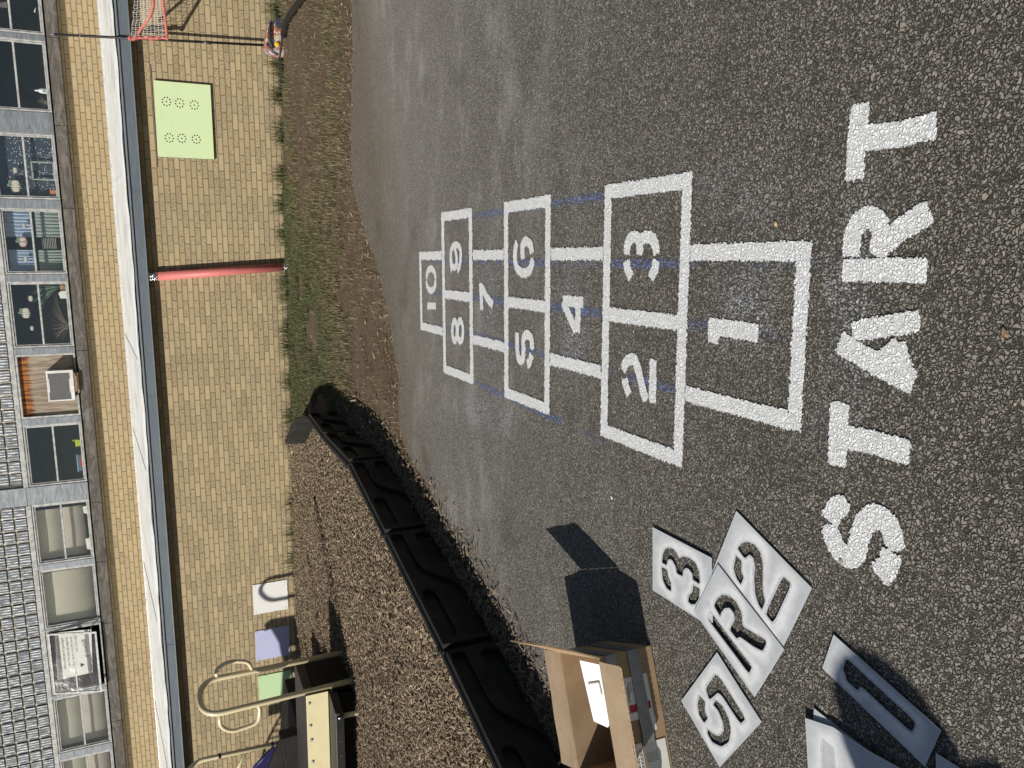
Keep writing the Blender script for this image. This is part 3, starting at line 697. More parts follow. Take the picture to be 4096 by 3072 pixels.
glyph('numeral', [ellp(175, 583, 25, 56, 8, 172), ellp(175, 573, 25, 56, 188, 352)], Q5, NW*.98, .0045, 'white painted figure zero of the number 10', grid)
word = thing('start_lettering', tuple(G(3480, 1500)), 'large white painted word START in front of the hopscotch grid', 'painted lettering')
LW = .058
glyph('letter', [(LW, [(722, 1338), (704, 1312), (684, 1325), (668, 1370)]), (LW, [(664, 1388), (680, 1445), (712, 1488), (748, 1500), (770, 1470), (776, 1420), (796, 1370), (836, 1345), (876, 1366), (900, 1410), (904, 1462)]), (LW, [(895, 1480), (884, 1530), (848, 1572)])], Q6, LW, .0027, 'white painted letter S of START', word, rag=.004)
glyph('letter', [(LW, [(705, 930), (697, 1050), (692, 1165)]), (LW, [(700, 1052), (830, 1078), (962, 1118)])], Q6, LW, .0027, 'white painted first letter T of START', word, rag=.004)
glyph('letter', [(LW*.95, [(700, 705), (830, 785), (978, 858)]), (LW*.85, [(748, 668), (860, 652), (1000, 630)]), (LW*.7, [(858, 770), (925, 718)]), (LW*.8, [(915, 712), (950, 840)])], Q6, LW, .0027, 'white painted letter A of START', word, rag=.004)
glyph('letter', [(LW*.92, [(618, 1298), (900, 1293), (1182, 1300)]), (LW*.9, [(680, 1205), (688, 1060), (735, 965), (810, 940), (868, 985), (880, 1060), (862, 1205)]), (LW*.95, [(870, 1140), (1010, 1020), (1205, 905)])], Q7, LW, .0027, 'white painted letter R of START', word, rag=.004)
glyph('letter', [(LW*.92, [(742, 190), (715, 440), (700, 698)]), (LW*.98, [(730, 425), (960, 400), (1245, 335)])], Q7, LW, .0027, 'white painted last letter T of START', word, rag=.004)
# chalk guide lines
M['chalk'] = m_chalk((.17, .25, .52), 4.5, 'blue_chalk'); M['dustw'] = m_chalk((.50, .52, .58), 1.6, 'pale_overspray')
def chalk(s0, t0, s1, t1, wd, z, mat, lab, cat='chalk line', name='chalk_line', grp='blue chalk guide lines under the hopscotch grid', kind=None, n=40, soft=None):
    A = O+ou*s0+ov*t0; B = O+ou*s1+ov*t1; d = (B-A); nr = np.array([-d[1], d[0]])/np.linalg.norm(d); V = []; F = []; C_ = []
    for i in range(n+1):
        c = A+d*i/n
        for k, wv in ((-1, 0), (-.35, 1), (.35, 1), (1, 0)):
            p = c+nr*k*wd/2; V.append((p[0], p[1], z)); C_.append([wv*min(1, i*3/n, (n-i)*3/n)]*3)
    for i in range(n):
        for k in range(3): F.append((i*4+k, i*4+k+1, i*4+k+5, i*4+k+4))
    o = np_mesh(name, V, F, (mat,), np.array(C_)); tag(o, lab, cat, grp, kind); return o
chalk(hp-.035, .45, hp-.045, 3.0, .04, .0022, M['chalk'], 'blue chalk line along the right side of boxes 3, 6 and 9')
chalk(hs-.06, -.16, hs-.06, 3.3, .04, .0022, M['chalk'], 'blue chalk line passing through numerals 3, 6 and 9')
chalk(0, -.02, .0, 3.3, .045, .0024, M['chalk'], 'blue chalk line down the middle of the grid through numerals 1 and 4')
chalk(-hs+.02, -.12, -hs+.06, 3.1, .04, .0022, M['chalk'], 'blue chalk line passing through numerals 2 and 8')
chalk(-hp-.02, .9, -hp+.02, 2.6, .04, .0022, M['chalk'], 'blue chalk line left of boxes 2, 5 and 8')
M['chalk_y'] = m_chalk((.62, .46, .05), 4.0, 'yellow_chalk')
chalk(-.03, 3.22, .05, 3.22, .05, .0056, M['chalk_y'], 'small smudge of yellow chalk on the far edge of box 10', grp=None)
for q, a in enumerate([(-.35, -.12, .5, -.12, .2), (-.1, .25, .3, .25, .35), (-.45, 1.25, .5, 1.25, .3), (-.5, 2.15, .5, 2.15, .3), (.36, .1, .36, .5, .25), (-.6, 1.7, -.6, 2.7, .25)]):
    chalk(*a[:4], a[4], .0012+.0002*q, M['dustw'], 'faint pale overspray haze on the asphalt around the markings', 'overspray', 'overspray', None, 'stuff')

# ================================================================== stencil sheets
def C3(x, y): return (2500+x/1.65875, 1950+y/1.659)
def C4p(x, y): return (3100+x/2.2209, 2400+y/2.2209)
def stencil(name, corners, holes, q, z, tilt, label, wp=.7, mat=None):
    """corners and holes measured on the sheet, laid at height z (tilt lifts the right part over the sheets below)"""
    oc = [G(*q(*p), z)[:2] for p in corners]; hc = [cut_poly([G(*q(*p), z)[:2] for p in h_], .16) for h_ in holes]
    c0 = np.mean(oc, 0); M_ = Matrix.Translation((float(c0[0]), float(c0[1]), z))
    if tilt: M_ = M_ @ Matrix.Rotation(tilt[2], 4, Vector((tilt[0], tilt[1], 0)))
    t = thing(name, (float(c0[0]), float(c0[1]), z), label, 'stencil', 'plastic stencil sheets lying on the asphalt')
    loc_ = lambda pts: [np.array(p)-c0 for p in pts]
    curve_plate('plastic_sheet', loc_(oc), [loc_(h_) for h_ in hc], .0024, mat or M['sheet'], t, M_)
    # paint film left round the cut-outs
    P0 = np.array(loc_(oc)); cell = .0045
    xs = np.arange(P0[:, 0].min(), P0[:, 0].max(), cell); ys = np.arange(P0[:, 1].min(), P0[:, 1].max(), cell); X, Y_ = np.meshgrid(xs, ys); P = np.column_stack([X.ravel(), Y_.ravel()])
    ok = inside(P, [tuple(p) for p in P0]); de = poly_dist(P, [p for p in P0]+[P0[0]]); ok &= de > cell*.9
    dh = np.full(len(P), 9.)
    for h_ in hc:
        hl = loc_(h_); dd = poly_dist(P, hl+[hl[0]]); ok &= ~(inside(P, [tuple(p) for p in hl]) | (dd < cell*.62)); dh = np.minimum(dh, dd)
    n1 = vnoise(P+5, 26, 31)-.5; n2 = vnoise(P+9, 9, 32)-.5; dd = dh+n1*.012+n2*.03
    a = np.clip(1-(dd-.012)/.045, 0, 1)*wp; a = a*a*(3-2*a)/max(wp, .01)*1.0; rim = np.exp(-((dd-.019)/.0022)**2)*.06
    c = np.array([.53, .55, .57])[None]*(1-a[:, None])+np.array([.74, .75, .75])[None]*a[:, None]+rim[:, None]
    c = c+(vnoise(P, 60, 33)-.5)[:, None]*.03
    idx = np.where(ok)[0]
    if len(idx) < 10: return t
    nx = len(xs); ii = np.arange(len(P)).reshape(len(ys), nx); fq = np.stack([ii[:-1, :-1], ii[:-1, 1:], ii[1:, 1:], ii[1:, :-1]], -1).reshape(-1, 4)
    fq = fq[ok[fq].all(1)]; u, inv = np.unique(fq, return_inverse=True)
    VV = [M_ @ Vector((float(P[k, 0]), float(P[k, 1]), .0014)) for k in u]
    np_mesh('paint_film', np.array([tuple(v) for v in VV]), inv.reshape(-1, 4), (M['film'],), c[u], parent=t, smooth=True)
    return t
H3 = [[(245, 497), (248, 445), (262, 410), (290, 398), (325, 408), (348, 440), (360, 470), (385, 456), (430, 466), (470, 500), (495, 560), (499, 643), (450, 610), (447, 570), (425, 540), (405, 533), (388, 550), (385, 590), (345, 570), (335, 520), (315, 482), (295, 474), (282, 490), (279, 516)],
      [(241, 525), (282, 545), (288, 590), (308, 635), (308, 690), (278, 668), (250, 610)], [(450, 646), (498, 668), (493, 735), (468, 775), (440, 775), (419, 755), (420, 720), (446, 692)]]
stencil('number_stencil', [(185, 263), (578, 468), (580, 935), (185, 680)], H3, C3, .008, None, 'grey stencil sheet with a cut out 3, partly under the R sheet', .75)
H2 = [[(745, 400), (775, 368), (815, 360), (865, 380), (900, 430), (917, 500), (916, 680), (932, 755), (910, 812), (885, 770), (862, 700), (855, 600), (860, 520), (852, 465), (828, 444), (796, 472)],
      [(735, 447), (776, 488), (774, 560), (790, 595), (770, 645), (738, 595), (718, 530)], [(1047, 585), (1107, 640), (985, 903), (930, 832)]]
stencil('number_stencil', [(740, 155), (1240, 668), (1047, 1060), (580, 560)], H2, C3, .006, None, 'large grey stencil sheet with a cut out 2, nearest the painted S', .85)
HR = [[(590, 782), (605, 745), (640, 712), (690, 715), (738, 755), (775, 830), (783, 922), (850, 960), (935, 1012), (938, 1040), (914, 1086), (850, 1052), (765, 990), (742, 1003), (697, 945), (702, 920), (726, 880), (722, 830), (695, 798), (662, 800), (640, 830), (634, 856)],
      [(572, 825), (700, 1000), (845, 1187), (825, 1237), (700, 1070), (550, 872)]]
stencil('letter_stencil', [(618, 508), (1055, 1075), (860, 1390), (458, 822)], HR, C3, .0115, None, 'grey stencil sheet with a cut out R, lying over the 2 and 3 sheets', .6)
H5 = [[(610, 1226), (803, 1532), (768, 1570), (626, 1354), (562, 1410), (533, 1328)], [(492, 1378), (535, 1420), (530, 1480), (552, 1530), (526, 1563), (490, 1500), (480, 1430)],
      [(600, 1405), (650, 1450), (690, 1530), (705, 1610), (690, 1690), (640, 1720), (580, 1690), (547, 1630), (546, 1600), (585, 1632), (625, 1650), (655, 1615), (648, 1550), (620, 1480), (585, 1440)]]
stencil('number_stencil', [(612, 1093), (905, 1557), (629, 1855), (375, 1415)], H5, C3, .006, None, 'grey stencil sheet with a cut out 5, beside the cardboard box', .6)
H1 = [[(635, 512), (940, 795), (1255, 1085), (1218, 1180), (990, 975), (765, 765), (735, 806), (636, 714), (622, 655), (603, 612)]]
stencil('number_stencil', [(523, 307), (1475, 1160), (1333, 1478), (423, 605)], H1, C4p, .006, None, 'narrow grey stencil sheet with a cut out 1, half in deep shade', .8)
stencil('letter_stencil', [(350, 962), (900, 1400), (1100, 1750), (300, 1900), (320, 1300)], [], C4p, .006, None, 'plain corner of a grey stencil sheet under the one with a slot', .2)
stencil('letter_stencil', [(270, 1047), (520, 1130), (850, 1350), (1110, 1492), (1300, 2000), (330, 2100)], [[(420, 1250), (485, 1285), (515, 1325), (530, 1520), (560, 1900), (450, 1900), (432, 1520)]], C4p, .016, None, 'grey stencil sheet with a long slot on top at the shaded corner', .8)
stencil('letter_stencil', [(1430, 1358), (1640, 1492), (1900, 1800), (1450, 1900)], [], C4p, .006, None, 'grey stencil corner in full shade beside the 1 sheet', .2)

# ================================================================== cardboard box
def BX(x, y): return (2000+x/2.469, 2400+y/2.469)
bh = .214
g1 = np.array([-1.468, 2.090]); uL = np.array([-.904, -.428]); uD = np.array([-.447, .894]); uL = uL/np.linalg.norm(uL); uD = np.array([-uL[1]*-1, uL[0]*-1]) if False else np.array([uL[1], -uL[0]])
BL, BD = .425, .312
def bp(a, d, z): p = g1+uL*a+uD*d; return np.array([p[0], p[1], z])
bxo = thing('cardboard_box', tuple(bp(BL/2, BD/2, 0)), 'open brown cardboard box with grey tape standing on the asphalt', 'box')
th = .005
mb = MB()
def wallp(a0, a1, d0, d1, z0, z1): mb.hexa([bp(a0, d0, z0), bp(a1, d0, z0), bp(a1, d1, z0), bp(a0, d1, z0)], [bp(a0, d0, z1), bp(a1, d0, z1), bp(a1, d1, z1), bp(a0, d1, z1)])
wallp(0, BL, 0, th, .003, bh); wallp(0, BL, BD-th, BD, .003, bh); wallp(0, th, th, BD-th, .003, bh); wallp(BL-th, BL, th, BD-th, .003, bh); wallp(th, BL-th, th, BD-th, .003, .009)
mb.build('box_body', M['card'], bxo)
def card_flap(q4, name='flap', mat=M['card_in']):
    m_ = MB(); q4 = [np.array(p, float) for p in q4]; n = 10; rows = []
    for i in range(n+1):
        a = q4[0]+(q4[1]-q4[0])*i/n; b_ = q4[3]+(q4[2]-q4[3])*i/n; w_ = math.sin(i*1.3)*.0016
        rows.append((a, b_+np.array([0, 0, w_])))
    nn = np.cross(q4[1]-q4[0], q4[3]-q4[0]); nn /= np.linalg.norm(nn)
    vs = []; fs = []
    for a, b_ in rows:
        for p in (a, (a*.55+b_*.45)+nn*.003, b_): vs += [p-nn*.0025, p+nn*.0025]
    for i in range(n):
        for k in range(2):
            b0 = i*6+k*2; c0 = (i+1)*6+k*2; fs += [(b0, c0, c0+2, b0+2), (b0+1, b0+3, c0+3, c0+1)]
        fs += [(i*6, i*6+1, (i+1)*6+1, (i+1)*6), (i*6+4, (i+1)*6+4, (i+1)*6+5, i*6+5)]
    fs += [(0, 2, 3, 1), (2, 4, 5, 3), (n*6, n*6+1, n*6+3, n*6+2), (n*6+2, n*6+3, n*6+5, n*6+4)]
    m_.add(vs, fs); return m_.build(name, mat, bxo)
ff = G(*BX(440, 490), .198); fg = ff+(np.array([*uL, 0])*BL)
card_flap([bp(.002, BD+.001, bh), bp(BL, BD+.001, bh), fg, ff])
nf = G(*BX(1190, 655), .190); nf2 = nf+np.array([*uL, 0])*BL
card_flap([bp(.012, -.001, bh), bp(BL, -.001, bh), nf2+np.array([0, 0, .004]), nf])
# right flap stands up
def meet(px, shp):
    """point on the sight line through px whose shadow falls on the measured ground point"""
    d = ray(*px); d = d/np.linalg.norm(d); s_ = G(*shp); l_ = -np.array([math.sin(SUN_AZ)*math.cos(SUN_EL), math.cos(SUN_AZ)*math.cos(SUN_EL), -math.sin(SUN_EL)])
    o_ = np.array([0, 0, EYE]); A = np.stack([d, -l_], 1); t_ = np.linalg.lstsq(A, s_-o_, rcond=None)[0]; return (o_+d*t_[0]+s_+l_*t_[1])/2
def B2(x, y): return (1950+x/1.4153, 1900+y/1.4153)
T1 = meet(BX(215, 440), B2(290, 215)); T0 = bp(0, BD, bh); N0 = bp(0, 0, bh)
vecT = T1-T0
print('flap tip', T1, vecT, np.linalg.norm(vecT))
N1 = T1+(N0-T0)*.97
card_flap([N0+np.array([0, 0, .002]), T0+np.array([0, 0, .002]), T1, N1], 'flap', M['card'])
card_flap([bp(BL, .01, bh), bp(BL, BD-.01, bh), bp(BL+.13, BD-.02, bh-.05), bp(BL+.13, .02, bh-.05)])
# tape, labels on the near long side (a along the side, z height), 2-4 mm proud
def onface(a0, a1, z0, z1, off, name, mat, wob=0, seg=14, parent=bxo):
    m_ = MB(); vs = []; fs = []
    for i in range(seg+1):
        a = a0+(a1-a0)*i/seg; b_ = off+wob*abs(math.sin(i*.9))*(i/seg)
        for z_ in (z0, z1):
            vs.append(bp(a, -b_, z_)); vs.append(bp(a, -b_-.0006, z_))
    for i in range(seg):
        b0 = i*4; c0 = b0+4; fs += [(b0+1, c0+1, c0+3, b0+3), (b0, b0+2, c0+2, c0), (b0, c0, c0+1, b0+1), (b0+2, b0+3, c0+3, c0+2)]
    m_.add(vs, fs); return m_.build(name, mat, parent)
onface(-.001, BL, .058, .103, .0030, 'tape', M['tape'], .012)
onface(-.001, BL, .150, .190, .0022, 'tape', M['tape'], .0)
onface(.085, .225, .040, .138, .0012, 'shipping_label', M['paper'])
onface(.175, .200, .046, .130, .0020, 'label_stripe', M['red_print'])
onface(.225, .272, .038, .062, .0016, 'sticker', M['paper'])
onface(.305, .415, .014, .056, .0018, 'sticker', M['paper'])
lb = onface(.300, .418, .108, .140, .0016, 'sticker', M['paper'])
def face_text(s_, a, z_, size, off=.0034):
    return text_mesh('printed_text', s_, size, frame_matrix(bp(a, -off, z_), np.array([-uL[0], -uL[1], 0]), (0, 0, 1)), M['ink'], bxo, .0002)
face_text('OH 452 9-55', .385, .126, .012, .0026)
face_text('WORKPIECE', .165, .122, .009, .0026); face_text('S', .268, .052, .012, .0026)
m_ = MB()
for i in range(16): 
    a = .318+i*.0042; w_ = (.0008, .0018, .0012)[i % 3]; m_.hexa([bp(a, -.0024, .111), bp(a+w_, -.0024, .111), bp(a+w_, -.0028, .111), bp(a, -.0028, .111)], [bp(a, -.0024, .122), bp(a+w_, -.0024, .122), bp(a+w_, -.0028, .122), bp(a, -.0028, .122)])
for i in range(6): m_.hexa([bp(.1, -.0026, .118-i*.008), bp(.14-.004*(i % 3), -.0026, .118-i*.008), bp(.14-.004*(i % 3), -.003, .118-i*.008), bp(.1, -.003, .118-i*.008)], [bp(.1, -.0026, .1195-i*.008), bp(.14-.004*(i % 3), -.0026, .1195-i*.008), bp(.14-.004*(i % 3), -.003, .1195-i*.008), bp(.1, -.003, .1195-i*.008)])
m_.build('printed_text', M['ink'], bxo)
for z0, z1 in ((.058, .103), (.150, .190)):
    m_ = MB(); m_.hexa([bp(-.003, -.003, z0), bp(-.0022, -.003, z0), bp(-.0022, BD*.98, z0), bp(-.003, BD*.98, z0)], [bp(-.003, -.003, z1), bp(-.0022, -.003, z1), bp(-.0022, BD*.98, z1), bp(-.003, BD*.98, z1)]); m_.build('tape', M['tape'], bxo)
m_ = MB(); m_.tube([nf+np.array([*uL, 0])*(k*BL/60)+np.array([0, 0, .0015*math.sin(k*2.1)]) for k in range(61)], .0034, 6); m_.build('torn_edge', M['card_edge'], bxo)
# white plastic sheet leaning in the box
wz = .150
q4 = [G(*BX(785, 590), .190), G(*BX(1010, 640), .120), G(*BX(1085, 1268), .10), G(*BX(925, 1195), .150)]
ws = thing('white_sheet', tuple(q4[3]), 'milky white moulded plastic sheet leaning inside the cardboard box', 'plastic sheet')
def inbox(p): 
    q = p[:2]-g1; a = np.clip(q@uL, .012, BL-.012); d = np.clip(q@uD, .012, BD-.012); r_ = g1+uL*a+uD*d; return np.array([r_[0], r_[1], p[2]])
q4 = [inbox(p) for p in q4]
e = (q4[1]-q4[0]); 
m_ = MB(); m_.slab([q4[0], q4[1], q4[1]+(q4[2]-q4[1]), q4[3]], .006); m_.build('sheet', M['white_plastic'], ws, bevel=.0015)
c_ = np.mean(q4, 0); nn = np.cross(q4[1]-q4[0], q4[3]-q4[0]); nn /= np.linalg.norm(nn); nn = nn if nn[2] > 0 else -nn
ax = (q4[3]-q4[0])/np.linalg.norm(q4[3]-q4[0]); ay = np.cross(nn, ax)
m_ = MB(); m_.obox(c_+nn*.006-ax*.02, ax, ay, nn, .028, .022, .006); m_.build('raised_pad', M['white_plastic'], ws, bevel=.006, seg=4)

# ================================================================== building
YL, YU = 10.6, 13.1
bld = thing('school_building', (0, YL, 0), 'long tan brick building with a low white roof and an upper row of windows', 'building')
MB().box(-16, 9, YL, YL+.25, -.3, 1.80).build('lower_wall', M['brick_low'], bld)
MB().box(-16, 9, YU, YU+.28, 1.9, 2.56).build('upper_wall', M['brick_up'], bld)
m_ = MB(); m_.add([(-16, 10.455, 1.808), (9, 10.455, 1.808), (9, YU-.004, 2.050), (-16, YU-.004, 2.050), (-16, 10.455, 1.80), (9, 10.455, 1.80), (9, YU-.004, 2.0), (-16, YU-.004, 2.0)], [(0, 1, 2, 3), (4, 7, 6, 5), (0, 4, 5, 1), (1, 5, 6, 2), (2, 6, 7, 3), (3, 7, 4, 0)])
rf = m_.build('roof', M['roof'], bld)
# wavy white drip edge and overlapped membrane seams
m_ = MB()
seams = [-9.2, -3.36, .9, 4.6]
for a, c in zip(seams[:-1], seams[1:]):
    n = int((c-a)/.12); vs = []; fs = []
    for i in range(n+1):
        x = a+(c-a)*i/n; dz = .006*math.sin(x*3.1)+.004*math.sin(x*11)+rng.normal(0, .0012)
        lap = .010 if a == -9.2 else 0
        vs += [(x, 10.447-lap*.3, 1.800+dz+lap*.2), (x, 10.447-lap*.3, 1.824+lap), (x, 10.60, 1.836+lap)]
    for i in range(n): fs += [(i*3, i*3+3, i*3+4, i*3+1), (i*3+1, i*3+4, i*3+5, i*3+2)]
    m_.add(vs, fs)
m_.build('drip_edge', M['roof'], rf)
for x in (-8.1, -5.6, -3.36, -1.9, .35, 2.1): MB().hexa([(x, 10.46, 1.811), (x+.05, 10.46, 1.811), (x+.05, YU-.01, 2.054), (x, YU-.01, 2.054)], [(x, 10.46, 1.815), (x+.05, 10.46, 1.815), (x+.05, YU-.01, 2.058), (x, YU-.01, 2.058)]).build('roof_seam', M['roof'], rf)
tb = MB(); 
xs_ = [-9.6, -6.2, -4.55, -1.08, 2.4, 5]
for a, c in zip(xs_[:-1], xs_[1:]): tb.box(a+.002, c-.004, YU-.012, YU-.001, 2.022, 2.068)
tb = tb.build('termination_bar', M['bar'], bld, bevel=.003)
m_ = MB()
for k in range(112): m_.tube([(-9.4+k*.1385/1.04, YU-.012, 2.046), (-9.4+k*.1385/1.04, YU-.0155, 2.046)], .0075, 8)
tag(m_.build('screw', M['screw'], tb), kind='stuff')
fa = MB().box(-16, 9, 10.482, 10.50, 1.652, 1.77).build('fascia', M['fascia'], bld)
m_ = MB()
for a, c in [(-16, -9.0), (-9.0, -5.66), (-5.66, -2.27), (-2.27, .22), (.22, 3.0), (3.0, 9)]: m_.box(a+.003, c-.003, 10.478, 10.482, 1.654, 1.766)
m_.build('fascia_panel', M['fascia'], bld)
for x in (-9.0, -5.66, -2.27, .22, 3.0):
    for dz in (1.672, 1.745):
        for dx in (-.03, .03): MB().tube([(x+dx, 10.478, dz), (x+dx, 10.475, dz)], .005, 8).build('rivet', M['screw'], fa)
MB().box(-16, 9, 10.470, 10.50, 1.7845, 1.7995).build('edge_gap', M['dark'], bld)
MB().box(-16, 9, 10.460, 10.498, 1.762, 1.784).build('fascia_trim', M['fascia_trim'], bld, bevel=.003)
MB().box(-16, 9, 10.466, 10.490, 1.642, 1.6535).build('fascia_lip', M['fascia_trim'], bld, bevel=.002)
MB().box(-16, 9, 10.492, YL+.01, 1.70, 1.72).build('soffit', M['soffit'], bld)
# sill
m_ = MB(); jx = [-16, -12, -9.5, -8.2, -6.45, -5.4, -4.42, -2.05, .0, 1.12, 2.27, 4.2, 9]
for a, c in zip(jx[:-1], jx[1:]): m_.hexa([(a+.0025, 12.985, 2.565), (c-.0025, 12.985, 2.565), (c-.0025, YU+.2, 2.562), (a+.0025, YU+.2, 2.562)], [(a+.0025, 12.985, 2.71), (c-.0025, 12.985, 2.71), (c-.0025, YU+.2, 2.735), (a+.0025, YU+.2, 2.735)])
m_.build('window_sill', M['sill'], bld, bevel=.006)
# body of the building behind
MB().box(3.405, 9, YU, YU+.28, 2.562, 5.35).build('upper_end_wall', M['brick_up'], bld)
MB().box(-16, -9.705, YU, YU+.28, 2.562, 5.35).build('upper_end_wall', M['brick_up'], bld)
MB().box(8.7, 9, YU+.282, 15.2, 1.9, 5.35).build('side_wall', M['brick_up'], bld)
MB().box(-16, 9, 15.2, 15.4, 2.0, 5.34).build('rear_wall', M['brick_up'], bld)
MB().box(-16, 9, YU+.0, 15.4, 5.35, 5.5).build('main_roof', M['bar'], bld)
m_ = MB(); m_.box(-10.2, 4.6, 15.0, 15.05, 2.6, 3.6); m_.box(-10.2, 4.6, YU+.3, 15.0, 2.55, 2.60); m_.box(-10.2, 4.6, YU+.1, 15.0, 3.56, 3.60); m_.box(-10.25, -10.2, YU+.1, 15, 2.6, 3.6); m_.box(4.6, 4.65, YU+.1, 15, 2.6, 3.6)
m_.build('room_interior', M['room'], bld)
# windows: (x right, x left, kind)
bays = [(3.40, 2.30, 'pane'), (2.227, 1.291, 'pane'), (.997, .109, 'pane'), (-.016, -.939, 'pane'), (-1.04, -1.998, 'pane'), (-2.095, -3.052, 'ply'), (-3.153, -4.101, 'pane'), (-4.389, -5.359, 'pane'), (-5.451, -6.439, 'single'), (-6.474, -7.587, 'open'), (-7.65, -8.633, 'pane'), (-8.76, -9.7, 'pane')]
ZB, ZT, ZM = 2.762, 3.510, 3.130
def frame_bars(m_, x0, x1, z0, z1, y0, y1, t=.028):
    m_.box(x0, x0+t, y0, y1, z0, z1); m_.box(x1-t, x1, y0, y1, z0, z1); m_.box(x0+t, x1-t, y0, y1, z0, z0+t); m_.box(x0+t, x1-t, y0, y1, z1-t, z1)
for (xr, xl, kd) in bays:
    if kd == 'ply': 
        wn = MB(); frame_bars(wn, xl, xr, ZB-.02, ZT, YU-.012, YU+.06, .026); wn = wn.build('window_frame', M['frame'], bld, bevel=.003)
        MB().box(xl+.027, xr-.027, YU+.040, YU+.052, ZB+.004, ZT-.027).build('plywood_board', M['ply'], wn)
        continue
    wn = MB(); frame_bars(wn, xl, xr, ZB-.02, ZT, YU-.008, YU+.06, .022)
    wn = wn.build('window', M['frame'], bld, bevel=.003)
    if kd != 'open':
        sa = MB(); frame_bars(sa, xl+.026, xr-.026, ZB+.006, ZT-.026, YU+.008, YU+.04, .018)
        if kd == 'pane': sa.box(xl+.044, xr-.044, YU+.006, YU+.036, ZM-.012, ZM+.012)
        sa.build('sash', M['frame'], wn, bevel=.002)
        MB().box(xl+.04, xr-.04, YU+.026, YU+.029, ZB+.02, ZT-.04).build('pane', M['glass'], wn)
    else:
        # awning sash hinged at the top, swung out
        a = R(16); hx0, hx1 = xl+.03, xr-.03; hz = ZT-.02; hgt = ZT-ZB-.03
        def sw(x, d, n=0.0): return (x, YU-.012-math.sin(a)*d-math.cos(a)*n, hz-math.cos(a)*d+(-math.sin(a))*n)
        sa = MB()
        def bar(xa, xb, da, db, na=.0, nb=.03): sa.hexa([sw(xa, da, na), sw(xb, da, na), sw(xb, da, nb), sw(xa, da, nb)], [sw(xa, db, na), sw(xb, db, na), sw(xb, db, nb), sw(xa, db, nb)])
        bar(hx0, hx0+.026, 0, hgt); bar(hx1-.026, hx1, 0, hgt); bar(hx0+.026, hx1-.026, 0, .026); bar(hx0+.026, hx1-.026, hgt-.026, hgt); bar(hx0+.026, hx1-.026, hgt*.5-.010, hgt*.5+.010)
        osash = sa.build('open_sash', M['frame'], wn, bevel=.002)
        pm = MB(); pm.hexa([sw(hx0+.02, .02, .012), sw(hx1-.02, .02, .012), sw(hx1-.02, .02, .015), sw(hx0+.02, .02, .015)], [sw(hx0+.02, hgt-.02, .012), sw(hx1-.02, hgt-.02, .012), sw(hx1-.02, hgt-.02, .015), sw(hx0+.02, hgt-.02, .015)])
        pm.build('pane', M['glass'], wn)
        for xx in (hx0, hx1): MB().tube([(xx, YU+.01, ZB+.1), sw(xx, hgt-.1, .0)], .008, 6).build('stay_arm', M['screw'], wn)
# mullions between bays
edges = sorted([(b_[1], b_[0]) for b_ in bays])
for (a0, a1), (c0, c1) in zip(edges[:-1], edges[1:]):
    g_ = c0-a1
    if g_ > .2:
        ml = MB().box(a1+.002, c0-.002, YU-.020, YU+.08, 2.737, 5.3).build('metal_panel', M['metal'], bld, bevel=.004)
        m_ = MB()
        for zz in (3.55, 4.05, 4.6): m_.box(a1+.004, c0-.004, YU-.0215, YU-.0203, zz, zz+.005)
        m_.build('panel_joint', M['dark'], ml)
    else: MB().box(a1+.002, c0-.002, YU-.016, YU+.08, 2.737, ZT+.004).build('mullion', M['metal'], bld, bevel=.003)
# rail above the windows + glass blocks
segs = [(-9.7, -4.391), (-4.099, 1.022), (1.263, 3.4)]
for a, c in segs:
    hr = MB().box(a, c, YU-.022, YU+.08, ZT+.006, 3.580).build('head_rail', M['frame'], bld, bevel=.005)
    k = a+.25
    while k < c: MB().tube([(k, YU-.022, 3.548), (k, YU-.026, 3.548)], .006, 8).build('screw', M['screw'], hr); k += .5
    pn = MB().box(a, c, YU+.045, YU+.07, 3.58, 5.34).build('glass_block_panel', M['grout'], bld)
    bw, bhh = .196, .1655; m_ = MB(); nx = int((c-a-.02)/bw); off = a+((c-a)-nx*bw)
    for i in range(nx):
        for j in range(10):
            x0 = off+i*bw-.004; z0 = 3.586+j*bhh; t_ = .0075
            vs = [(x0+t_, YU+.044, z0+t_), (x0+bw-t_, YU+.044, z0+t_), (x0+bw-t_, YU+.044, z0+bhh-t_), (x0+t_, YU+.044, z0+bhh-t_), (x0+.016, YU+.022, z0+.016), (x0+bw-.016, YU+.022, z0+.016), (x0+bw-.016, YU+.022, z0+bhh-.016), (x0+.016, YU+.022, z0+bhh-.016)]
            m_.add(vs, [(4, 5, 6, 7), (0, 1, 5, 4), (1, 2, 6, 5), (2, 3, 7, 6), (3, 0, 4, 7)])
    go = m_.build('glass_blocks', M['block'], pn); go.data.materials.append(M['block_edge'])
    for p_ in go.data.polygons: p_.material_index = 0 if abs(p_.normal.y) > .95 else 1

# ---- air conditioner
ax0, ax1, az0, az1, ay0 = -2.775, -2.318, 2.775, 3.120, 12.90
ac = thing('air_conditioner', (-2.55, 13.0, az0), 'white framed window air conditioner sticking out of the weathered plywood', 'air conditioner')
MB().box(ax0+.012, ax1-.012, ay0+.012, YU+.038, az0+.006, az1-.006).build('casing', M['ac_grey'], ac, bevel=.004)
m_ = MB(); t_ = .034
m_.box(ax0, ax0+.022, ay0, ay0+.014, az0, az1); m_.box(ax1-.038, ax1, ay0, ay0+.014, az0, az1); m_.box(ax0+.022, ax1-.038, ay0, ay0+.014, az0, az0+.046); m_.box(ax0+.022, ax1-.038, ay0, ay0+.014, az1-.022, az1)
m_.box(ax0+.12, ax1-.13, ay0+.001, ay0+.013, az0+.046, az0+.058); m_.box(ax0+.13, ax1-.12, ay0+.001, ay0+.013, az1-.034, az1-.022)
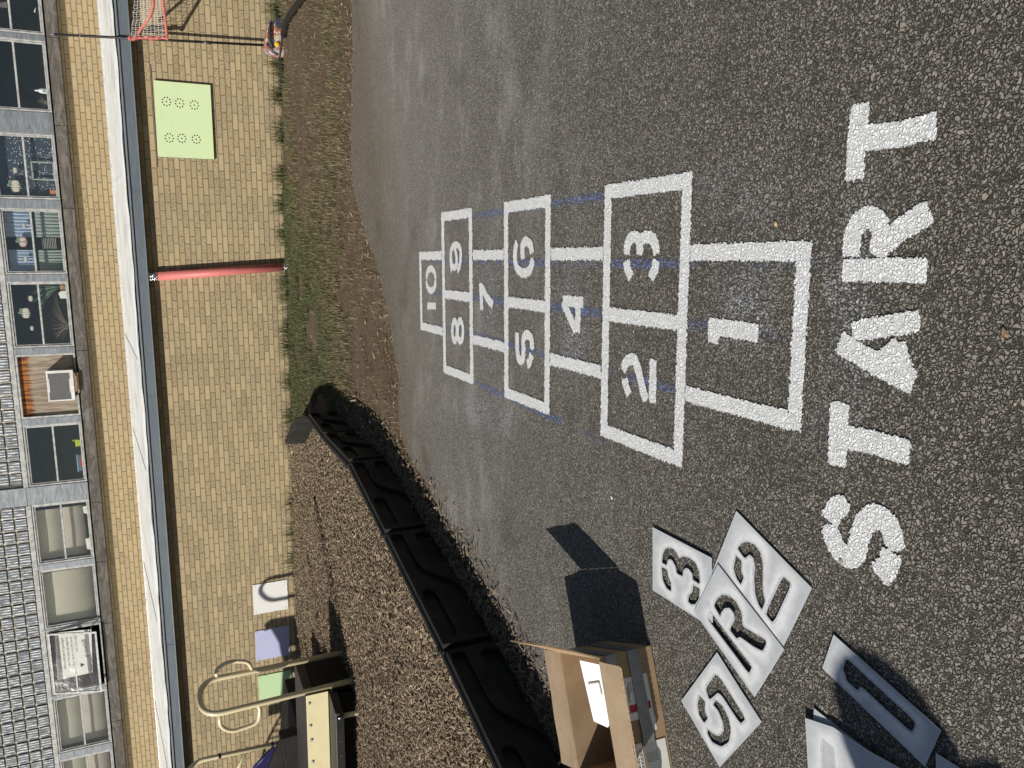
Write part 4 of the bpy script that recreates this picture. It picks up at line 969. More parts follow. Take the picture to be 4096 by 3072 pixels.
m_.build('front_frame', M['ac_white'], ac, bevel=.004)
MB().box(ax0+.02, ax1-.02, ay0+.006, ay0+.011, az0+.02, az1-.02).build('condenser_grille', M['fins'], ac)
m_ = MB()
for k in range(16): m_.box(ax1-.0122, ax1-.0105, ay0+.03, ay0+.10, az0+.03+k*.018, az0+.039+k*.018)
m_.build('side_vent', M['dark'], ac)
m_ = MB(); m_.box(ax0+.10, ax1-.06, 12.93, 12.98, 2.7150, 2.735); m_.box(ax0+.14, ax1-.09, 12.90, 12.985, 2.736, 2.752); m_.box(ax0+.12, ax1-.05, 12.915, 12.96, 2.753, 2.7745)
tag(m_.build('wood_shim', M['wood'], bevel=.002), 'stack of rusty brown wood shims under the air conditioner', 'wood block')

# ---- things behind the glass
def xz(name, pts, y0, y1, mat, parent=None, **k):
    m_ = MB(); m_.hexa([(p[0], y0, p[1]) for p in pts], [(p[0], y1, p[1]) for p in pts]); return m_.build(name, mat, parent, **k)
YI = YU+.13
# blinds
for xr, xl, lab in [(-4.53, -5.33, 'tan roller blind behind the first window left of the wide metal panel'), (-5.56, -6.41, 'plain tan roller blind behind the undivided window'), (-7.78, -8.60, 'tan roller blind behind the window left of the open sash'), (-8.88, -9.69, 'tan roller blind in the window at the left end')]:
    bl_ = thing('roller_blind', ((xr+xl)/2, YI, 2.8), lab, 'blind', 'tan roller blinds in the upper windows')
    one = 'undivided' in lab
    m_ = MB(); n = 24; zs = [3.46, 2.80] if one else [3.46, 3.15]
    for a_, c_, mt, nm in ([(3.49, 2.80, M['blind'], 'blind_sheet')] if one else [(3.49, 3.155, M['blind'], 'blind_sheet'), (3.165, 2.84 if 'first' in lab else 2.81, M['blind_brown'], 'blind_sheet')]):
        m_ = MB(); vs = []; fs = []
        yo = 0 if a_ > 3.3 else .02
        for i in range(n+1):
            x = xl+.0+(xr-xl)*i/n; yy = YI+yo+.0025*math.sin(i*.35+a_)
            vs += [(x, yy, a_), (x, yy+.01, c_+.006*math.sin(i*.4)), (x, yy+.004, a_), (x, yy+.014, c_+.006*math.sin(i*.4))]
        for i in range(n): fs += [(i*4, i*4+1, i*4+5, i*4+4), (i*4+2, i*4+6, i*4+7, i*4+3), (i*4+1, i*4+3, i*4+7, i*4+5)]
        m_.add(vs, fs, True); m_.build(nm, mt, bl_)
# papers low in the first blind window
for k, (x, w_, h_, lab) in enumerate([(-4.52, .13, .045, 'white paper standing low behind the glass under the tan blind, right piece'), (-5.05, .2, .05, 'white paper strip low behind the glass under the tan blind, left piece')]):
    xz('paper_sheet', [(x, 2.79), (x-w_, 2.79), (x-w_*.9, 2.79+h_), (x-.01, 2.79+h_+.012)], YU+.07, YU+.075, M['paper']); tag(bpy.context.scene.collection.objects[-1], lab, 'paper')
# poster in open window
po = thing('handwritten_poster', (-7.0, YU+.05, 2.95), 'large handwritten poster facing inwards behind the open window', 'poster')
q = [(-6.56, 3.40), (-7.38, 3.43), (-7.36, 2.93), (-6.60, 2.89)]
xz('paper', q, YU+.072, YU+.075, M['paper'], po)
def mir(s_, x, z_, size, sh_=0, rot=0): 
    fm = frame_matrix((x, YU+.0705, z_), (-math.cos(rot), 0, -math.sin(rot)), (0, 0, 1))
    fm = Matrix(((-1*math.cos(rot), 0, 0, x), (0, 1, 0, YU+.0705), (0, 0, 0, z_), (0, 0, 0, 1))); fm[2][1] = 1; fm[1][1] = 0; fm[1][2] = 1; fm[2][0] = math.sin(rot)*1
    return text_mesh('handwriting', s_, size, fm, M['ink'], po, .0004, 'LEFT', sh_, 1.0)
mir('Believe in', -6.74, 2.985, .085, .3, -.05); mir('Yourself', -7.02, 2.925, .085, .3, -.05)
for k, s_ in enumerate(['are proud of what you are', 'beginning to see the world', 'through the eyes of a day', 'above all you can do it all', 'this is for you']): mir(s_, -6.66, 3.355-k*.062, .050, .3)
m_ = MB(); m_.ell((-7.18, YU+.070, 3.075), (.018, .0015, .018)); m_.ell((-7.206, YU+.070, 3.075), (.018, .0015, .018)); m_.ell((-7.193, YU+.070, 3.055), (.014, .0015, .022)); m_.build('heart', M['ink'], po)
# curtains
def curtain(xr, xl, z0, z1, mat, lab, y=YI, ph=0):
    m_ = MB(); n = 60; vs = []; fs = []
    for i in range(n+1):
        x = xl+(xr-xl)*i/n; f_ = .014*math.sin(i*.8+ph)+.008*math.sin(i*2.1+ph)
        for k in range(4): zz = z1+(z0-z1)*k/3; vs.append((x, y+f_*(.4+.6*k/3), zz)); 
    for i in range(n):
        for k in range(3): fs.append((i*4+k, i*4+k+1, i*4+k+5, i*4+k+4))
    m_.add(vs, fs, True); return tag(m_.build('curtain', mat), lab, 'curtain', 'curtains in the window above the downspout')
curtain(-.05, -.42, 3.13, 3.475, M['curtain'], 'blue curtain, upper right of the four panels around the striped pumpkin'); curtain(-.60, -.91, 3.13, 3.465, M['curtain'], 'blue curtain, upper left of the four panels around the striped pumpkin', ph=1)
curtain(-.05, -.42, 2.77, 3.10, M['curtain2'], 'grey green curtain, lower right of the four panels near the downspout', YI+.03, 2); curtain(-.60, -.91, 2.77, 3.10, M['curtain2'], 'grey green curtain, lower left of the four panels near the downspout', YI+.03, 3)
M['pk1'] = simple('pink_stripe', (.50, .33, .32), (.42, .27, .27), .6, 9, 0); M['pk2'] = simple('cream_rib', (.60, .56, .46), (.52, .48, .40), .6, 9, 0); M['leaf'] = simple('leaf_green', (.16, .26, .18), (.12, .20, .14), .6, 9, 0)
M['dkline'] = simple('dark_outline', (.10, .09, .09), (.07, .06, .06), .6, 9, 0)
def pumpkin(x, z_, r_, lab, mt='pk2', leaf=False):
    t = thing('pumpkin_decoration', (x, YU+.05, z_), lab, 'pumpkin decoration', 'pumpkin decorations stuck in the windows')
    m_ = MB()
    m_.ell((x, YU+.052, z_), (r_*1.04, .002, r_*.78)); m_.build('outline', M['dkline'], t)
    for k, sx in enumerate((-.78, -.42, 0, .42, .78)):
        MB().ell((x+sx*r_*.92, YU+.050-.0004*(k % 2), z_), (r_*.20, .003, r_*(.70-.22*abs(sx)))).build('rib', M[mt] if k % 2 == 0 else M['pk2'], t)
    MB().tube([(x, YU+.05, z_+r_*.7), (x+r_*.15, YU+.05, z_+r_*1.02)], r_*.09, 6).build('stem', M['leaf'], t)
    if leaf: MB().ell((x+r_*.55, YU+.047, z_+r_*.75), (r_*.42, .002, r_*.22)).ell((x+r_*.1, YU+.047, z_+r_*.95), (r_*.25, .002, r_*.25)).build('leaf', M['leaf'], t)
def wp_(x, y): q = W(x, y, YU); return q[0], q[2]
def C2i(x, y): return (x/3.16, 800+y/3.16)
def C3i(x, y): return (x/2.37, 1300+y/2.37)
a, b_ = wp_(*C2i(282, 530)); pumpkin(a, b_, .075, 'large pink and white striped pumpkin decoration between the curtains', 'pk1', True)
a, b_ = wp_(*C2i(292, 325)); pumpkin(a, b_, .034, 'small cream pumpkin decoration on the upper right blue curtain')
a, b_ = wp_(*C2i(315, 750)); pumpkin(a, b_, .036, 'small cream pumpkin decoration on the upper left blue curtain')
a, b_ = wp_(*C2i(320, 1435)); pumpkin(a, b_, .078, 'largest cream pumpkin decoration on the dark window left of the curtains', 'pk2', True)
a, b_ = wp_(*C2i(380, 1250)); pumpkin(a, b_, .042, 'small green rimmed pumpkin decoration, right one on the dark window', 'pk2')
a, b_ = wp_(*C2i(398, 1628)); pumpkin(a, b_, .034, 'smallest pale pumpkin decoration, left one on the dark window', 'pk2')
a, b_ = wp_(100, 1415/1.843); 
def Kp(x, y): return (x/1.588, 520+y/1.588)
a, b_ = wp_(*Kp(95, 355)); pumpkin(a, b_, .085, 'faint large pumpkin decoration on the speckled window', 'pk2', True)
a, b_ = wp_(*Kp(92, 255)); pumpkin(a, b_, .040, 'faint small pumpkin decoration on the speckled window')
# dotted grid hanging between the curtains
m_ = MB()
for i in range(9):
    for j in range(12): m_.box(-.437-j*.0125-.003, -.437-j*.0125+.003, YI-.02, YI-.018, 2.86+i*.021, 2.868+i*.021)
tag(m_.build('dotted_ornament', M['paper']), 'ornament of small white dots hanging between the grey green curtains', 'ornament')
# plant, basket, paper and twigs in the dark window
t = thing('potted_plant', (-1.12, YU+.10, 2.77), 'wicker pot with long green leaves in the dark window', 'plant')
MB().tube([(-1.125, YU+.1, 2.765), (-1.125, YU+.1, 2.86)], .05, 14, rs=[.04, .052]).build('wicker_pot', simple('wicker', (.36, .22, .11), (.20, .11, .05), .8, 60, .003, 120), t)
m_ = MB()
for k in range(26):
    a = rng.normal(-.35, .35); L_ = rng.uniform(.15, .38); m_.tube([(-1.125, YU+.1, 2.86), (-1.125+a*L_*.5, YU+.09, 2.86+L_*.6), (-1.125+a*L_*1.2, YU+.08, 2.86+L_)], .003, 4, rs=[.003, .004, .0006])
m_.build('leaves', M['leaf'], t)
tag(xz('paper_sheet', [(-1.19, 2.79), (-1.30, 2.79), (-1.30, 2.87), (-1.22, 2.89), (-1.19, 2.85)], YU+.075, YU+.078, M['paper']), 'torn white paper beside the wicker pot in the dark window', 'paper')
def twigs(cx, z0, n, sp, hh, lab, lean=0):
    m_ = MB()
    for k in range(n):
        a = rng.uniform(-1, 1); p = np.array([cx+rng.normal(0, .01), YU+.1+rng.normal(0, .01), z0]); path = [p]
        for j in range(5): p = p+np.array([(a*sp+lean)*hh/5*(1+j*.35)+rng.normal(0, .006), rng.normal(0, .003), hh/5*(1-.22*j*abs(a))]); path.append(p)
        m_.tube(path, .0022, 4, rs=[.003, .0026, .0022, .0018, .0014, .0008])
    return tag(m_.build('twig_bunch', simple('twig', (.30, .24, .18), (.18, .14, .10), .8, 40, 0)), lab, 'twigs')
twigs(-1.72, 2.775, 30, 1.2, .26, 'spreading bunch of bare curly twigs in the dark window', .2)
a, b_ = wp_(260/1.843, 750/1.843); twigs(a, 2.775, 16, .45, .15, 'upright bunch of dry brown twigs beside the white bottle', 0)
a, b_ = wp_(335/1.843, 665/1.843)
t = thing('spray_bottle', (a, YU+.1, 2.77), 'white bottle with a green leaf print standing in the window second from the right', 'bottle')
MB().tube([(a, YU+.1, z_) for z_ in (2.765, 2.775, 2.85, 2.885, 2.90, 2.93, 2.935)], .04, 16, rs=[.032, .037, .037, .024, .012, .011, .009]).build('bottle_body', M['white_plastic'], t); MB().tube([(a, YU+.1, 2.935), (a+.004, YU+.1, 2.985)], .003, 6).build('straw', M['ink'], t)
MB().ell((a-.005, YU+.066, 2.82), (.016, .003, .026)).build('leaf_print', M['leaf'], t)
# window sheet painted with reflected tree sparkle, and a framed picture
t = thing('reflection_backdrop', (.55, YI, 2.77), 'dark sheet painted with reflected tree sparkle behind the window left of the wide panel at right', 'reflection')
MB().box(.13, .975, YI, YI+.004, 2.77, 3.38).build('reflection', M['speck'], t); MB().box(.13, .975, YI-.001, YI+.004, 3.385, 3.49).build('header_band', simple('navy_band', (.03, .05, .10), (.02, .04, .08), .8), t)
m_ = MB(); frame_bars(m_, .375, .63, 2.79, 3.07, YU+.06, YU+.075, .016); t = m_.build('picture_frame', M['frame'], bevel=.002); tag(t, 'pale empty picture frame leaning in the speckled window', 'picture frame')
tag(MB().box(.17, .245, YU+.06, YU+.07, 2.785, 2.87).build('orange_card', simple('orange_card', (.55, .24, .06), (.42, .15, .05), .7, 14, 0)), 'small orange card low in the speckled window', 'card')
tag(xz('paper_strip', [(2.62, 3.16), (2.70, 3.16), (2.62, 3.42)], YU+.09, YU+.093, simple('brown_paper', (.16, .12, .10), (.12, .09, .08), .8)), 'thin brown triangular paper in the window at the right edge', 'paper')
tag(MB().tube([(2.60, YU+.08, 2.845), (2.66, YU+.08, 2.825)], .008, 8).build('glue_bottle', M['paper']), 'tiny white tube stuck low in the window at the right edge', 'tube')
# bin and tub
a, b_ = wp_(*C3i(740, 1130)); t = thing('lime_bin', (a, YU+.1, 2.77), 'lime green plastic container on the ledge of the window beside the plywood', 'container')
lime = simple('lime_plastic', (.46, .55, .02), (.40, .48, .02), .4, 9, 0)
MB().hexa([(a-.045, YU+.07, 2.765), (a+.045, YU+.07, 2.765), (a+.045, YU+.13, 2.765), (a-.045, YU+.13, 2.765)], [(a-.055, YU+.065, 2.86), (a+.055, YU+.065, 2.86), (a+.055, YU+.135, 2.86), (a-.055, YU+.135, 2.86)]).build('bin_body', lime, t)
MB().tube([(a+.045+.012*math.cos(k*.7), YU+.07, 2.878+.014*math.sin(k*.7)) for k in range(9)], .004, 6, closed=True).build('ring', lime, t)
a, b_ = wp_(*C3i(745, 1320)); t = thing('blue_tub', (a, YU+.1, 2.77), 'clear tub with a light blue lid and red label on the window ledge', 'tub')
MB().box(a-.13, a+.13, YU+.065, YU+.14, 2.765, 2.845).build('tub_body', simple('tub_plastic', (.08, .14, .20), (.06, .10, .16), .3, 9, 0), t, bevel=.006); MB().box(a-.14, a+.14, YU+.06, YU+.145, 2.846, 2.862).build('lid', simple('light_blue_lid', (.14, .42, .60), (.12, .36, .52), .35, 9, 0), t, bevel=.005)
MB().box(a-.06, a+.07, YU+.0625, YU+.0645, 2.79, 2.83).build('tub_label', M['red_print'], t)

# ---- boards on the lower wall
gb = thing('green_board', (1.05, YL, .81), 'pale green board with six rings of round holes on the brick wall', 'panel')
m_ = MB(); m_.box(.617, 1.474, YL-.032, YL-.0, .809, 1.439); brd = m_.build('board_edge', M['ink'], gb)
ringc = [(1.254, 1.309), (1.247, 1.166), (1.237, 1.004), (.843, 1.304), (.845, 1.166), (.844, 1.005)]
holes = []
for cx, cz in ringc:
    holes.append([(cx+.0088*math.cos(k*.785), cz+.0088*math.sin(k*.785)) for k in range(8)])
    for j in range(9):
        aa = j*2*math.pi/9+.4; hx, hz_ = cx+.048*math.cos(aa), cz+.045*math.sin(aa); holes.append([(hx+.0090*math.cos(k*.785), hz_+.0090*math.sin(k*.785)) for k in range(8)])
curve_plate('perforated_sheet', [(.619, .815), (1.478, .813), (1.480, 1.436), (.620, 1.441)], holes, .006, M['board_green'], gb, frame_matrix((0, YL-.036, 0), (1, 0, 0), (0, 0, 1)))
# dark joint and pale lintel course over the board
MB().box(.50, 1.66, YL-.003, YL-.0005, 1.447, 1.455).build('lintel_gap', M['dark'], bld)
for x0, x1, z0, z1, mt, lab in [(-5.50, -5.055, .155, .62, 'board_white', 'chipped white square panel low on the brick wall behind the play area'), (-6.215, -5.76, .155, .62, 'board_lilac', 'chipped lilac square panel between the white and green ones'), (-6.90, -6.465, .155, .605, 'board_mint', 'chipped light green square panel behind the cream handrail')]:
    t = thing('painted_panel', ((x0+x1)/2, YL, z0), lab, 'panel', 'square painted panels low on the wall')
    m_ = MB(); P_ = []
    for (a, b_), (c, d) in zip([(x0, z0), (x1, z0), (x1, z1), (x0, z1)], [(x1, z0), (x1, z1), (x0, z1), (x0, z0)]):
        for k in range(14): P_.append((a+(c-a)*k/14+rng.normal(0, .0022), b_+(d-b_)*k/14+rng.normal(0, .0022)))
    m_.hexa([(p[0], YL-.012, p[1]) for p in P_], [(p[0], YL, p[1]) for p in P_]); m_.build('painted_face', M[mt], t)
    m_ = MB()
    for a, b_ in ((x0+.03, z0+.03), (x1-.03, z0+.03), (x1-.03, z1-.03), (x0+.03, z1-.03)): m_.tube([(a, YL-.012, b_), (a, YL-.015, b_)], .006, 8)
    m_.build('fixing_screw', M['screw'], t)
# ---- downspout
ds = thing('downspout', (-.68, YL-.06, 0), 'salmon pink round downspout on the brick wall with foil at both ends', 'pipe')
p0 = W(600, 1108, YL-.065); p1 = W(1155, 1066, YL-.062); dd = (p1-p0)
topp = p0-dd*.03; m_ = MB(); m_.tube([p0+dd*.045, p1-dd*.035], .053, 28); m_.build('pipe', M['pipe'], ds)
def foil(a, c, nm):
    n = 9; P_ = [a+(c-a)*k/n for k in range(n+1)]; m_ = MB(); m_.tube(P_, .054, 28, rs=[.0545+rng.uniform(-.002, .004) for _ in P_]); return m_.build(nm, M['foil'], ds)
foil(p0+dd*.05, topp, 'foil_wrap'); foil(p1-dd*.04, p1+dd*.012, 'foil_wrap')
MB().box(p1[0]-.07, p1[0]+.09, YL-.03, YL, -.01, .03).build('pipe_shoe', M['screw'], ds, bevel=.004)

# ================================================================== black plastic edging
def timber(A, B_, far_low=False, hgt=TOPH, label='', thick=.085, detail=True, face_in=False):
    A = np.array(A); B_ = np.array(B_); d = B_-A; Ln = np.linalg.norm(d); d /= Ln; nr = np.array([-d[1], d[0]]); nr = nr if nr[0] > 0 else -nr
    t = thing('edging_timber', (*(A+B_)/2, 0), label, 'edging', 'black plastic edging timbers around the wood chips')
    P3 = lambda u_, o_, z_: np.array([*(A+d*u_+nr*o_), z_])
    m_ = MB(); n = 14; prof = [(-.012, -.01), (.0, hgt-.03), (.012, hgt-.006), (.03, hgt), (thick-.036, hgt-.002), (thick-.028, hgt-.012), (thick-.026, -.01)]
    vs = []; fs = []
    for i in range(n+1):
        u_ = Ln*i/n; wv = .006*math.sin(i*1.1)*(1 if 0 < i < n else 0)
        for o_, z_ in prof: vs.append(P3(u_, o_+(wv if o_ < .01 else 0), z_))
    k_ = len(prof)
    for i in range(n):
        for k in range(k_-1): fs.append((i*k_+k, i*k_+k+1, (i+1)*k_+k+1, (i+1)*k_+k))
    fs += [tuple(range(k_)), tuple(range(n*k_, n*k_+k_))[::-1]]
    m_.add(vs, fs, True); o = m_.build('timber_core', M['border'], t); 
    for p in o.data.polygons: p.use_smooth = False
    if detail:
        L_ = Ln
        s1 = cut_poly([(.04, .278), (.04, .200), (.33*L_, .200), (.40*L_, .18), (.54*L_, .05), (.60*L_, .028), (.94*L_, .028), (.965*L_, .05), (.965*L_, .125), (.94*L_, .148), (.68*L_, .150), (.61*L_, .17), (.47*L_, .262), (.41*L_, .278)])
        s2 = cut_poly([(.07*L_, .028), (.36*L_, .028), (.40*L_, .055), (.36*L_, .125), (.07*L_, .128), (.04*L_, .08)])
        s3 = cut_poly([(.60*L_, .185), (.93*L_, .185), (.955*L_, .225), (.93*L_, .265), (.60*L_, .265), (.565*L_, .225)])
        notch = [(.012, .01), (L_-.012, .01), (L_-.012, hgt-.012), (.012, hgt-.012)]
        Mx = frame_matrix(P3(0, thick-.010, 0), (*d, 0), (0, 0, 1))
        rl = curve_plate('ribbed_face', notch, [s1, s2, s3], .030, M['border'], t, Mx); bv = rl.modifiers.new('bevel', 'BEVEL'); bv.width = .006; bv.segments = 3; bv.limit_method = 'ANGLE'
        M2 = frame_matrix(P3(.16*L_, thick+.0052, .150), (*d, 0), (0, 0, 1))
        z_ = np.cross([*d, 0], [0, 0, 1]); 
        if z_[:2]@nr < 0: M2 = frame_matrix(P3(.16*L_+.14, thick+.0052, .150), (-d[0], -d[1], 0), (0, 0, 1))
        text_mesh('moulded_text', 'L115', .055, M2, M['border'], t, .0022)
        MB().tube([P3(Ln-.03, thick-.05, hgt-.03), P3(Ln-.03, thick-.05, hgt+.012)], .011, 10).build('stake_head', M['border'], t)
    return t
labs = ['fifth black edging timber from the near end, beside the grass shadow', 'fourth black edging timber from the near end', 'third black edging timber from the near end', 'second black edging timber from the near end', 'nearest black edging timber, beside the open box']
for k in range(5): timber(J[k], J[k+1]-(J[k+1]-J[k])/np.linalg.norm(J[k+1]-J[k])*.02, label=labs[k])
timber(J[5], J[6], label='black edging timber out beyond the near left corner', detail=True); timber(J[6], J[6]+(J[6]-J[5])*.9, label='black edging timber farthest behind the near left corner', detail=True)
timber(JB, J[0]-(J[0]-JB)*.02, label='short brown black edging piece at the far corner beside the grass', detail=False, hgt=.30)
timber(JA, JB-(JB-JA)*.02, label='black edging piece sloping back to the brick wall', detail=False, hgt=.29)

# ================================================================== play equipment
def Z1(x, y): return (900+x/3.687, 2700+y/3.687)
def C6(x, y): return (700+x/1.9025, 2200+y/1.9025)
def arc_path(pts, rad, n=7):
    P = [np.array(p, float) for p in pts]; out = [P[0]]
    for i in range(1, len(P)-1):
        a, b_, c = P[i-1], P[i], P[i+1]; u_ = (a-b_)/np.linalg.norm(a-b_); v_ = (c-b_)/np.linalg.norm(c-b_); r_ = min(rad, np.linalg.norm(a-b_)*.48, np.linalg.norm(c-b_)*.48)
        for k in range(n+1):
            t_ = k/n; out.append(b_+u_*r_*(1-t_)**2+v_*r_*t_**2)
    return out+[P[-1]]
steps = thing('play_steps', (-5.0, 7.0, .05), 'dark brown climbing steps with a cream bolted riser on the wood chips', 'play steps')
XR = -4.455
m_ = MB(); m_.hexa([(-6.6, 6.50, .213), (-4.53, 6.50, .213), (-4.47, 6.79, .213), (-6.6, 6.79, .213)], [(-6.6, 6.50, .294), (-4.50, 6.50, .294), (-4.46, 6.79, .294), (-6.6, 6.79, .294)]); s1 = m_.build('lower_step', M['step'], steps, bevel=.008)
MB().box(-6.6, -4.535, 6.490, 6.497, .215, .285).build('step_rim', M['deck'], s1, bevel=.002)
for nm, ps in (('lower_step_bolt', [Z1(1692, 630)]),):
    for px in ps: q = W(*px, 6.49); MB().tube([q, q-np.array([0, .010, 0])], .014, 12).ell(q-np.array([0, .010, 0]), (.014, .006, .014)).build('bolt', M['bolt'], s1)
m_ = MB()
for px in (Z1(1716, 975), Z1(1728, 1190)): q = W(*px, 6.489); m_.ell(q, (.009, .003, .014))
m_.build('rim_slot', M['ink'], s1)
rs_ = MB().box(-6.6, XR, 6.80, 6.815, .300, .507).build('riser_panel', M['cream_board'], steps, bevel=.003)
for px in (Z1(1243, 418), Z1(1262, 745), Z1(1277, 955), Z1(1295, 1275)): q = W(*px, 6.80); MB().tube([q+np.array([0, .004, 0]), q-np.array([0, .006, 0])], .014, 14).ell(q-np.array([0, .006, 0]), (.009, .006, .009)).build('bolt', M['bolt'], rs_)
s2 = MB().hexa([(-6.6, 6.82, .42), (XR-.01, 6.82, .42), (XR-.01, 7.44, .42), (-6.6, 7.44, .42)], [(-6.6, 6.80, .515), (XR+.003, 6.80, .515), (XR+.003, 7.46, .515), (-6.6, 7.46, .515)]).build('upper_step', M['step'], steps, bevel=.006)
m_ = MB()
for px in (Z1(1140, 15), Z1(1170, 120)):
    d = ray(*px); t_ = (XR-.003)/d[0]; m_.ell((XR-.004, d[1]*t_, .465), (.004, .014, .010))
m_.build('side_slot', M['ink'], s2)
MB().box(-6.6, XR-.02, 7.38, 7.44, .06, .42).build('rear_board', M['deck'], steps)
MB().box(XR-.03, XR-.012, 6.83, 7.37, .03, .418).build('side_skirt', M['deck'], steps)
MB().box(-6.6, XR-.06, 6.80, 6.83, .03, .298).build('lower_riser', M['deck'], steps)
q = G(*C6(1385, 1220), .05); MB().tube([(q[0], 6.66, -.02), (q[0], 6.66, .213)], .024, 16).build('support_leg', M['cream'], steps)
MB().tube([(-6.3, 6.66, -.02), (-6.3, 6.66, .213)], .024, 16).build('support_leg', M['cream'], steps)
# handrail loop
hr = thing('looped_handrail', (-4.36, 7.0, .04), 'cream tubular handrail loop with a small grab ring on each leg', 'handrail')
fA = G(*C6(1285, 780), .05); fB = G(*C6(1355, 990), .05); lean = np.array([-.10, 0, 0])
yT = (fA[1]+fB[1])/2; tp = W(*C6(165, 1140), yT); zT = tp[2]
vA = W(*C6(450, 950), fA[1]); vB = W(*C6(450, 1215), fB[1])
def along(f, v, z_): t_ = (z_-f[2])/(v[2]-f[2]); return f+(v-f)*t_
zt = zT-.026
MB().tube(arc_path([fA-np.array([0, 0, .06]), along(fA, vA, zt), along(fB, vB, zt), fB-np.array([0, 0, .06])], .20, 12), .0265, 18).build('rail_tube', M['cream'], hr)
def grab(f, v, pxs, Yp):
    P_ = [W(*C6(*p), Yp) for p in pxs]; P_[0] = along(f, v, P_[0][2]); P_[-1] = along(f, v, P_[-1][2])
    MB().tube(arc_path(P_, .14, 8), .0185, 14).build('grab_ring', M['cream'], hr)
grab(fA, vA, [(318, 990), (312, 905), (410, 845), (560, 850), (590, 935)], fA[1]+.0)
grab(fB, vB, [(340, 1240), (340, 1345), (430, 1385), (640, 1315), (645, 1200), (620, 1165)], fB[1])
MB().tube([along(fA, vA, .50)+np.array([.02, 0, 0]), along(fA, vA, .50)+np.array([.034, 0, 0])], .008, 8).build('rail_screw', M['bolt'], hr)
# upper platform + slide + second rail
t2 = thing('slide_hood', (-5.6, 7.9, .2), 'indigo plastic slide edge rising behind the dark steps', 'slide')
Ys = 7.75; pts = [Z1(1095, 790), Z1(940, 900), Z1(800, 1000), Z1(590, 1200), Z1(430, 1371), Z1(240, 1560), Z1(700, 1700), Z1(1100, 1100)]
q8 = [W(*p, Ys) for p in pts]; m_ = MB(); m_.hexa(q8, [p+np.array([-.03, .06, 0]) for p in q8]); m_.build('slide_side', M['slide'], t2, bevel=.01)
m_ = MB(); m_.tube([W(*Z1(1095, 790), Ys-.01), W(*Z1(800, 1000), Ys-.01), W(*Z1(590, 1200), Ys-.01), W(*Z1(430, 1371), Ys-.01)], .022, 10); m_.build('slide_lip', M['slide'], t2)
t3 = thing('deck_box', (-5.6, 7.4, .5), 'black plastic deck block stepping up behind the cream riser', 'play deck')
Yd = 7.50; q5 = [W(*p, Yd) for p in (Z1(825, 945), Z1(1090, 870), Z1(1190, 1250), Z1(1230, 1700), Z1(1100, 1900), Z1(960, 1700), Z1(860, 1240))]
m_ = MB(); m_.hexa(q5, [p+np.array([-.05, .22, 0]) for p in q5]); m_.build('deck_block', M['deck'], t3, bevel=.01)
MB().hexa([(-6.7, 7.74, 0), (-5.42, 7.74, 0), (-5.42, 8.7, 0), (-6.7, 8.7, 0)], [(-6.7, 7.74, .62), (-5.42, 7.74, .47), (-5.42, 8.7, .47), (-6.7, 8.7, .62)]).build('deck_shadow_mass', M['deck'], t3)  # hidden mass added behind the deck to cast shade on the ground
q6 = [W(*p, Yd+.02) for p in (Z1(822, 948), Z1(655, 1335), Z1(600, 1500), Z1(850, 1500), Z1(870, 1330))]; m_ = MB(); m_.hexa(q6, [p+np.array([0, .05, 0]) for p in q6]); m_.build('side_plate', M['border'], t3, bevel=.004)
r2 = thing('tall_handrail', (-5.5, 7.6, .5), 'cream tubular rail with a diagonal brace at the left edge of the play area', 'handrail')
Yr = 7.62; m_ = MB(); m_.tube(arc_path([W(*C6(800, 1467), Yr), W(*C6(170, 1605), Yr), W(*C6(80, 1700), Yr), W(*C6(60, 1800), Yr-.2)], .12, 8), .0235, 16); m_.build('rail_tube', M['cream'], r2)
MB().tube([W(*C6(545, 1525), Yr), W(*C6(430, 1760), Yr)], .014, 12).build('brace', M['cream'], r2)
for px in ((340, 1568), (740, 1480)):  # dark rings stand for shadow bands across the rail
    q = W(*C6(*px), Yr); MB().tube([q-np.array([0, 0, .012]), q+np.array([0, 0, .012])], .0262, 14).build('clamp', M['border'], r2)
# the play tower stands just outside the frame at the left and throws its shadow on the wall
Yt = 8.3; sx = (YL-Yt)*math.tan(SUN_AZ); sz = (YL-Yt)*math.tan(SUN_EL)/math.cos(SUN_AZ)
def shp(x, z_): return np.array([x-sx, Yt, z_+sz])
tw = thing('play_tower', (-8.2, Yt, 0), 'play tower with an arched barred barrier and a loop rail left of the frame', 'play tower')
MB().tube(arc_path([shp(-4.9, -1.8), shp(-5.0, .44), shp(-5.15, .53), shp(-5.32, .40), shp(-5.30, -1.8)], .10, 8), .024, 12).build('loop_rail', M['cream'], tw)
hl = []
for cx, cz in [(-6.11, .085), (-6.33, .12), (-6.54, .08)]: hl.append([(cx-sx+.052*math.cos(k*.4), cz+sz+.052*math.sin(k*.4)) for k in range(15)])
oc = [(-5.58, -1.85), (-5.60, .38), (-5.66, .46), (-5.74, .44), (-5.72, .36), (-5.95, .26), (-6.3, .215), (-6.7, .25), (-6.93, .28), (-6.94, .46), (-7.10, .46), (-7.10, .24), (-7.2, .0), (-7.2, -1.85)]  # lower part carried down unseen so its shadow fills the ground
curve_plate('curved_panel', [(a-sx, b_+sz) for a, b_ in oc], hl, .02, M['slide'], tw, frame_matrix((0, Yt+.03, 0), (1, 0, 0), (0, 0, 1)))
m_ = MB(); ar = [shp(-7.10-k*.1, .28+.34*math.sin(min(1, k/8)*1.45)-.0*k) for k in range(12)]; m_.tube(ar, .018, 8)
for k in range(1, 12): m_.tube([ar[k], shp(-7.10-k*.1, -.5)], .012, 8)
m_.build('barred_barrier', M['cream'], tw)
MB().box(-10.6, -7.25, 7.3, 8.6, 1.02, 1.12).build('platform', M['deck'], tw)
